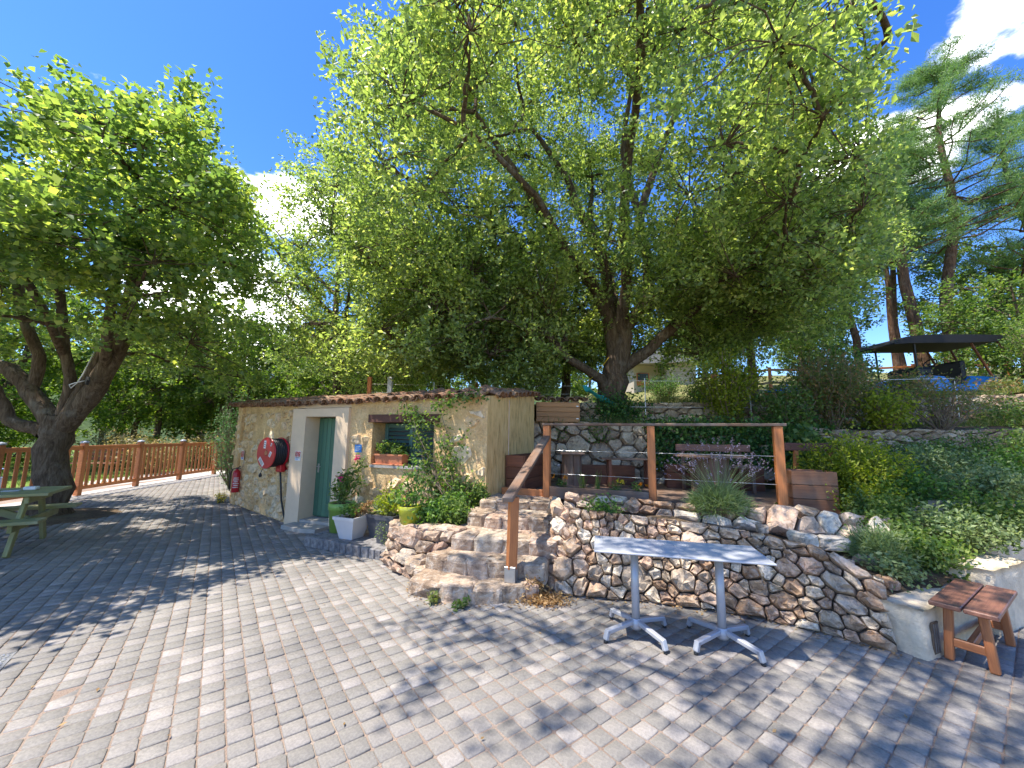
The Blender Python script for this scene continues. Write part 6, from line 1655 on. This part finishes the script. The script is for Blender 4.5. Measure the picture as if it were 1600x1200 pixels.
def oak_keep(p):
    x, y, z = p
    if seen_at(p)[1] < -40 and y < 5.5 and thin_rng.random() < 0.55: return False
    if oak_over(p): return True
    lo = 4.55 if y < 7.2 else 3.6
    if x < 1.2 and y > 7.3: lo = 2.75
    if x < -0.6 and y > 6.6: lo = 2.9
    if x > 4.6: lo = min(lo, 3.9)
    if y < 4.5: lo = 5.0
    if 2.0 < x < 3.3 and 7.6 < y < 9.9 and z < 4.3: return False
    if 1.2 < x < 5.0 and 6.2 < y < 8.8: lo = 4.3
    u, v = seen_at(p)
    if v <= -40 and (u < 600 or u > 1400): return False
    if v > -40 and u < np.interp(v, [-40, 0, 40, 75, 170, 300, 345, 400, 470, 560, 640], [690, 650, 610, 530, 525, 525, 560, 540, 520, 520, 540]): return False
    if v > -40 and u > np.interp(v, [-40, 0, 60, 150, 300, 450, 560], [1330, 1350, 1370, 1375, 1390, 1340, 1300]): return False
    return z > lo
def oak_main(p): return (not oak_over(p)) and oak_keep(p)
ob = np.concatenate([ellipsoid_boughs(14, (-1.0, 2.2, 8.3), (3.6, 1.9, 1.3), oak_over, (0.1, 1.0)), ellipsoid_boughs(178, (2.3, 8.5, 7.6), (6.3, 5.0, 5.4), oak_main, (0.6, 1.0)),
                     ellipsoid_boughs(14, (1.0, 10.6, 4.4), (2.6, 1.0, 1.4), oak_main, (0.2, 1.0)), ellipsoid_boughs(32, (-1.0, 8.4, 4.6), (3.2, 1.9, 2.0), oak_main, (0.2, 1.0)),
                     ellipsoid_boughs(5, (2.6, 7.8, 5.4), (3.2, 1.2, 1.3), oak_main, (0.2, 1.0)), ellipsoid_boughs(20, (5.3, 7.0, 5.6), (2.4, 2.4, 2.0), oak_main, (0.2, 1.0))])
tree('oak_tree', 'huge spreading oak with thick forked limbs above the terrace wall', OB, oak_limbs, ob, 18, 78, (0.74, 0.74, 0.5), 0.21, 0.098, 0.056, M['oak_leaf'], M['bark_oak'], keep=oak_keep)
# --- broad-leaved tree on the left
LB_ = np.array([TREE_L.x, TREE_L.y, 0.0])
lime_limbs = [smooth_line(p, [q * 0.76 for q in r], n) for p, r, n in [
    ([(-8.52, 7.5, -0.1), (-8.55, 7.5, 0.3), (-8.62, 7.52, 1.0), (-8.70, 7.55, 1.6), (-8.68, 7.55, 1.95)], [0.46, 0.36, 0.31, 0.32, 0.26], 14),
    ([(-8.6, 7.55, 1.65), (-8.15, 7.5, 2.2), (-7.72, 7.4, 2.85), (-7.4, 7.3, 3.6), (-7.2, 7.1, 4.6), (-6.8, 6.8, 5.8)], [0.24, 0.23, 0.20, 0.17, 0.13, 0.07], 10),
    ([(-8.75, 7.55, 1.7), (-9.2, 7.5, 2.3), (-9.7, 7.45, 2.75), (-10.2, 7.4, 2.9), (-11.0, 7.2, 3.6)], [0.22, 0.19, 0.17, 0.15, 0.09], 9),
    ([(-9.25, 7.5, 2.35), (-9.2, 7.5, 3.0), (-9.5, 7.4, 3.7), (-9.6, 7.2, 4.8), (-9.3, 7.0, 6.0)], [0.14, 0.13, 0.12, 0.10, 0.05], 8),
    ([(-8.62, 7.55, 1.9), (-8.55, 7.5, 2.6), (-8.75, 7.45, 3.5), (-8.8, 7.2, 5.0), (-8.5, 7.0, 6.6)], [0.15, 0.12, 0.11, 0.09, 0.05], 8),
    ([(-8.5, 7.55, 1.95), (-8.3, 7.6, 2.6), (-8.1, 7.7, 3.4), (-7.9, 7.9, 5.0), (-7.8, 7.8, 6.6)], [0.15, 0.13, 0.11, 0.08, 0.05], 8),
    ([(-8.85, 7.5, 1.55), (-9.35, 7.35, 1.75), (-9.45, 7.3, 2.05), (-9.7, 7.2, 2.5), (-10.2, 7.0, 2.75)], [0.17, 0.14, 0.12, 0.10, 0.06], 8),
    ([(-7.8, 7.4, 2.75), (-7.0, 6.6, 3.7), (-6.2, 5.9, 4.6), (-5.6, 5.4, 5.3)], [0.12, 0.10, 0.07, 0.04], 7),
    ([(-8.7, 7.5, 3.0), (-8.2, 6.4, 4.0), (-7.8, 5.2, 4.9)], [0.10, 0.08, 0.04], 7)]]
def lime_keep(p):
    x, y, z = p
    lo = 2.75 if x > -7.2 else 3.1
    if y < 5.2: lo = 3.5
    if y < 7.4 and x < -7.7 and z < 3.4: return False
    u, v = seen_at(p)
    if v > -60 and u > -60 and v < np.interp(u, [-60, 0, 50, 85, 120, 205, 240, 265, 315, 345, 400], [260, 250, 165, 150, 108, 135, 205, 128, 150, 250, 340]): return False
    if y > 9.4: return False
    if v > -60 and u > 405: return False
    return z > lo
lb0 = ellipsoid_boughs(10, (-7.0, 4.5, 4.2), (2.2, 1.7, 0.9), lambda p: seen_at(p)[0] < -130 and 3.4 < p[2] < 4.8, (0.1, 1.0))
lb = ellipsoid_boughs(74, (-8.2, 6.7, 4.9), (3.9, 4.0, 3.1), lime_keep, (0.35, 1.0))
lb = np.concatenate([lb, lb0])
tree('lime_tree', 'broad-leaved tree with forked trunk beside the picnic table', LB_, lime_limbs, lb, 14, 96, (0.56, 0.56, 0.34), 0.19, 0.094, 0.078, M['lime_leaf'], M['bark_lime'], keep=lime_keep, up=0.9)
# lamp with its cable on the left tree
fl_ = empty('flood_light', (-7.78, 7.18, 2.50), 'small square flood light with looped cable on the left tree', 'lamp')
m4 = Matrix.Translation((-7.80, 7.14, 2.50)) @ Matrix.Rotation(R(-35), 4, 'Z') @ Matrix.Rotation(R(45), 4, 'Y')
h_ = MB().cbox((0, 0, 0), (0.12, 0.05, 0.12), ch=0.01, mat4=m4).build('housing', M['black'], fl_)
MB().cbox((0, -0.027, 0), (0.085, 0.006, 0.085), mat4=m4).build('lens', M['white'], h_)
b = MB(); b.tube([(-7.86, 7.14, 2.50), (-8.0, 7.12, 2.46), (-8.1, 7.12, 2.42), (-8.06, 7.12, 2.36), (-7.96, 7.12, 2.46), (-7.88, 7.12, 2.62), (-7.84, 7.15, 2.85), (-7.8, 7.18, 3.05)], 0.010, 6); b.build('cable', M['cable'], fl_, True)

# --- generic deciduous tree used for the wood behind (three shapes, each copied)
def wood_tree(name, label, base, h, r, nb, ncl, nleaf, ll, leaf, bark, group=None, trunk_r=0.16, lean=0.1, low=0.35):
    base = np.array(base, float)
    a = rng.uniform(0, 6.28)
    top = base + np.array([math.cos(a) * lean * h, math.sin(a) * lean * h, h * 0.85])
    limbs = [smooth_line([base - np.array([0, 0, 0.2]), base * 0.7 + top * 0.3 + rng.normal(size=3) * 0.08, base * 0.4 + top * 0.6 + rng.normal(size=3) * 0.15, top], [trunk_r, trunk_r * 0.8, trunk_r * 0.5, trunk_r * 0.15], 9)]
    for k in range(4):
        q = base * (0.62 - 0.1 * k) + top * (0.38 + 0.1 * k)
        a2 = rng.uniform(0, 6.28)
        limbs.append(smooth_line([q, q + np.array([math.cos(a2) * r * 0.4, math.sin(a2) * r * 0.4, h * 0.12]), q + np.array([math.cos(a2) * r * 0.75, math.sin(a2) * r * 0.75, h * 0.25])], [trunk_r * 0.4, trunk_r * 0.28, trunk_r * 0.1], 6))
    c = base + np.array([0, 0, h * (low + (1 - low) / 2)])
    bg = ellipsoid_boughs(nb, c, (r, r, h * (1 - low) / 2), None, (0.35, 1.0))
    return tree(name, label, tuple(base), limbs, bg, ncl, nleaf, (r * 0.17, r * 0.17, r * 0.12), 0.26, ll, ll * 0.6, leaf, bark, group=group, r_bough=0.03)
def copy_tree(src, loc, rz, sc, label):
    c = src.copy(); col.objects.link(c); c.location = loc; c.rotation_euler = (0, 0, rz); c.scale = (sc, sc, sc)
    c['label'] = label
    for ch in src.children:
        d = ch.copy(); col.objects.link(d); d.parent = c
    return c
WG = 'trees in the wood beyond the fence'
wlabel = 'leafy tree in the wood beyond the fence'
w1 = wood_tree('woodland_tree', wlabel, (-18.0, 20.0, -0.1), 7.5, 2.9, 40, 9, 36, 0.17, M['wood_leaf'], M['bark_oak'], WG, low=0.16)
w2 = wood_tree('woodland_tree', wlabel, (-12.5, 24.0, -0.1), 8.5, 3.2, 38, 8, 34, 0.18, M['wood_leaf'], M['bark_oak'], WG, low=0.22)
w3 = wood_tree('woodland_tree', wlabel, (-24.0, 18.0, -0.1), 6.5, 3.0, 34, 8, 34, 0.18, M['wood_leaf'], M['bark_oak'], WG, low=0.0)
spots_w = [(-21.5, 22.5), (-15.5, 21.0), (-28.0, 22.0), (-9.5, 21.0), (-7.5, 25.5), (-17.0, 27.0), (-23.0, 28.0), (-30.0, 29.0), (-11.5, 30.0), (-27.0, 14.5), (-31.5, 17.5), (-24.5, 11.5), (-20.5, 15.2), (-5.0, 30.0), (-19.5, 34.0), (-33.0, 12.0), (-13.5, 36.0), (-36.0, 25.0), (-28.0, 36.0), (-8.0, 36.0), (-21.0, 8.5), (-28.0, 8.0), (-16.0, 23.5), (-13.0, 27.5), (-19.0, 24.0), (-25.0, 25.0), (-10.5, 25.0)]
for k, (x, y) in enumerate(spots_w):
    copy_tree((w1, w2, w3)[k % 3], (x, y, -0.1), rng.uniform(0, 6.28), rng.uniform(0.85, 1.2) * (1.15 if y > 27 else 1.0), wlabel)
# trees behind the house and on the terrace
wood_tree('young_oak', 'light green oak behind the left end of the house roof', (-5.3, 12.2, 0.3), 10.0, 3.3, 74, 11, 62, 0.11, M['oak_leaf'], M['bark_oak'], trunk_r=0.2, low=0.2)
wood_tree('dark_oak', 'dark trunked tree behind the middle of the house roof', (-2.6, 14.8, 2.2), 7.6, 3.0, 46, 10, 50, 0.12, M['oak_leaf'], M['bark_oak'], trunk_r=0.24, low=0.3)
wood_tree('terrace_oak', 'smaller oak right of the big oak trunk', (8.2, 13.2, 2.7), 7.4, 3.3, 56, 10, 54, 0.11, M['oak_leaf'], M['bark_oak'], trunk_r=0.16, low=0.28, lean=0.12)
wood_tree('edge_tree', 'bright green tree at the right edge beyond the vehicle', (15.6, 11.8, 3.0), 4.2, 2.0, 30, 9, 40, 0.11, M['vine_leaf'], M['bark_oak'], trunk_r=0.10, low=0.12)
wood_tree('slim_tree', 'slim trunk tree just left of the big oak', (1.6, 12.0, 2.3), 5.5, 1.8, 20, 7, 36, 0.12, M['oak_leaf'], M['bark_oak'], trunk_r=0.17, low=0.5)
wood_tree('slope_tree', 'light green broadleaf tree between the oak and the pines', (13.2, 17.5, 3.9), 6.8, 2.8, 44, 9, 48, 0.13, M['vine_leaf'], M['bark_oak'], trunk_r=0.13, low=0.2)
wood_tree('slope_tree', 'light green broadleaf tree behind the pines at the right edge', (21.5, 17.0, 4.0), 7.0, 3.0, 44, 9, 48, 0.14, M['vine_leaf'], M['bark_oak'], trunk_r=0.13, low=0.15)
TG = 'trees on the hillside far behind'
for k, (x, y, src) in enumerate(((-1.0, 24, w1), (2.5, 22, w3), (4.5, 30, w2), (13.5, 27, w1), (16.5, 33, w2), (20, 26, w3), (7, 36, w2), (24, 32, w1), (0.5, 34, w1), (29, 24, w3), (12, 38, w3))):
    c = copy_tree(src, (x, y, hill(x, y) - 0.2), rng.uniform(0, 6.28), rng.uniform(0.75, 1.0), 'small hillside tree far behind the terrace'); c['group'] = TG; c.name = 'hillside_tree'

# --- pines
def pine(name, label, base, h, tr_, crown0, nwh, rmax, lean=(0, 0), group=None, bend=None):
    base = np.array(base, float); tr_ = tr_ * 0.72
    top = base + np.array([lean[0], lean[1], h])
    mids = [base - np.array([0, 0, 0.4])]
    for t_ in (0.25, 0.5, 0.75):
        mids.append(base * (1 - t_) + top * t_ + rng.normal(size=3) * np.array([0.12, 0.12, 0]))
    mids.append(top)
    trunk = smooth_line(mids, [tr_ * 1.25, tr_, tr_ * 0.8, tr_ * 0.5, tr_ * 0.12], 10)
    limbs = [trunk]
    tp = np.array(trunk[0]); br_ = []; tufts = []
    for k in range(nwh):
        t_ = crown0 + (1 - crown0) * (k / nwh)
        q = np.array([np.interp(t_ * h + base[2], tp[:, 2], tp[:, i]) for i in range(3)])
        rr = rmax * (1 - 0.72 * (k / nwh)) * rng.uniform(0.7, 1.15)
        for j in range(4):
            a = rng.uniform(0, 6.28)
            tip = q + np.array([math.cos(a) * rr, math.sin(a) * rr, rr * rng.uniform(0.05, 0.4)])
            ln = wiggle(q, tip, 4, 0.08, -0.06)
            br_.append((ln, list(np.linspace(0.045 * tr_ / 0.22, 0.012, 5)), 5))
            la = np.array(ln)
            for s_ in np.linspace(0.45, 1.0, 7):
                c = np.array([np.interp(s_, np.linspace(0, 1, 5), la[:, i]) for i in range(3)])
                for _ in range(3): tufts.append(c + rng.normal(size=3) * np.array([0.24, 0.24, 0.12]) * (0.6 + 0.5 * rr / rmax))
    t = empty(name, tuple(base), label, 'pine tree', group)
    tubes_mesh('trunk', limbs, M['bark_pine'], t)
    tubes_mesh('branches', br_, M['bark_pine'], t)
    tufts = np.array(tufts); nn = 40
    bp = np.repeat(tufts, nn, 0) + rng.normal(size=(len(tufts) * nn, 3)) * np.array([0.11, 0.11, 0.07])
    d_ = rng.normal(size=bp.shape); d_[:, 2] = np.abs(d_[:, 2]) * 0.8 + 0.2
    v, f = blade_arrays(bp, d_, 0.16, 0.016, 0.15)
    link('crown', np_mesh('crown', v - base, f, M['pine_needle']), t, loc=base)
    return t
pine('pine_tree', 'tall pine with a reddish upper trunk, the highest on the right', (15.9, 14.0, 3.3), 14.2, 0.25, 0.42, 18, 3.6, (1.9, 0.3))
pine('pine_tree', 'thick-trunked pine just left of the tallest pine', (15.2, 14.2, 3.3), 10.5, 0.27, 0.5, 9, 2.6, (-0.3, 0.2))
pine('pine_tree', 'leaning grey-trunked pine at the left of the pine group', (14.6, 16.2, 3.6), 9.0, 0.19, 0.55, 8, 2.4, (-0.9, 0.0))
pine('pine_tree', 'slender pine in the middle of the pine group', (17.6, 17.6, 4.0), 11.5, 0.17, 0.5, 9, 2.5, (-0.4, 0.3))
pine('pine_tree', 'slender pine behind the canopy vehicle', (18.6, 18.2, 4.1), 12.5, 0.18, 0.45, 9, 2.7, (0.2, 0.3))
pine('pine_tree', 'pine at the right edge of the picture', (19.5, 14.5, 3.6), 12.0, 0.22, 0.4, 10, 3.2, (0.8, 0.3))
pine('pine_tree', 'young spreading pine behind the cabin side of the oak', (8.9, 17.0, 3.2), 6.0, 0.13, 0.3, 9, 2.0, (0.3, 0.2))

# ================================================================== BEYOND THE FENCE
def garden_chair(label, c, rz, mat):
    t = empty('garden_chair', (c[0], c[1], 0), label, 'chair', 'plastic chairs beyond the fence')
    Rm = Matrix.Rotation(rz, 3, 'Z')
    def w(x, y, z): return Vector((c[0], c[1], 0)) + Rm @ Vector((x, y, z))
    plank('seat', w(-0.23, 0, 0.43), w(0.23, 0, 0.43), 0.44, 0.03, mat, t)
    for k in range(5): plank('back_slat', w(-0.18 + 0.09 * k, 0.22, 0.45), w(-0.18 + 0.09 * k, 0.32, 0.88), 0.06, 0.02, mat, t, up=Rm @ Vector((0, -1, 0)))
    for sx in (-1, 1):
        for sy in (-1, 1): plank('leg', w(sx * 0.23, sy * 0.22, -0.06), w(sx * 0.20, sy * 0.19, 0.42), 0.045, 0.035, mat, t, up=Rm @ Vector((0, -1, 0)))
        plank('armrest', w(sx * 0.25, -0.2, 0.64), w(sx * 0.25, 0.27, 0.66), 0.05, 0.025, mat, t)
garden_chair('white plastic chair seen between the slats behind the picnic table', (-12.6, 8.6), R(40), M['white'])
garden_chair('pale blue plastic chair seen between the slats beside the trunk', (-12.5, 9.5), R(110), M['pale_blue'])
t = empty('garden_table', (-13.3, 9.3, 0), 'low white garden table behind the fence near the trunk', 'table')
plank('top', (-13.8, 9.2, 0.68), (-12.9, 9.5, 0.68), 0.8, 0.035, M['white'], t)
for dx, dy in ((-0.35, -0.35), (0.3, -0.15), (-0.42, 0.2), (0.22, 0.4)): plank('leg', (-13.3 + dx, 9.35 + dy, -0.05), (-13.3 + dx, 9.35 + dy, 0.66), 0.05, 0.05, M['white'], t, up=(0, 1, 0))
t = empty('arched_panel', (-13.4, 19.6, 0), 'pale grey arched panel standing behind the far end of the fence', 'sign')
q = MB(); pr_ = [(-0.32, 0.5), (0.32, 0.5)] + [(0.32 * math.cos(a), 1.55 + 0.32 * math.sin(a)) for a in np.linspace(0, math.pi, 11)]
n_ = len(pr_)
q.add([(-13.4 + x, 19.6 + dy, z) for dy in (0, 0.08) for x, z in pr_], [tuple(range(n_)), tuple(range(2 * n_ - 1, n_ - 1, -1))] + [(k, (k + 1) % n_, n_ + (k + 1) % n_, n_ + k) for k in range(n_)]); q.build('panel', M['table_metal'], t)
for x in (-13.65, -13.15): plank('leg', (x, 19.64, -0.1), (x, 19.64, 0.6), 0.06, 0.06, M['iron'], t, up=(0, 1, 0))
t = empty('garden_bench', (-15.0, 14.2, 0), 'dark red garden bench on the lawn behind the fence', 'bench')
for k in range(3): plank('seat_slat', (-15.6, 13.95 + k * 0.13, 0.44), (-14.2, 14.25 + k * 0.13, 0.44), 0.11, 0.03, M['red_wood'], t)
for k in range(3): plank('back_slat', (-15.65, 14.36, 0.6 + k * 0.15), (-14.25, 14.66, 0.6 + k * 0.15), 0.03, 0.11, M['red_wood'], t)
for x, y in ((-15.5, 14.0), (-14.35, 14.24), (-15.58, 14.4), (-14.42, 14.64)): plank('leg', (x, y, -0.05), (x, y, 0.43), 0.05, 0.05, M['iron'], t, up=(0, 1, 0))
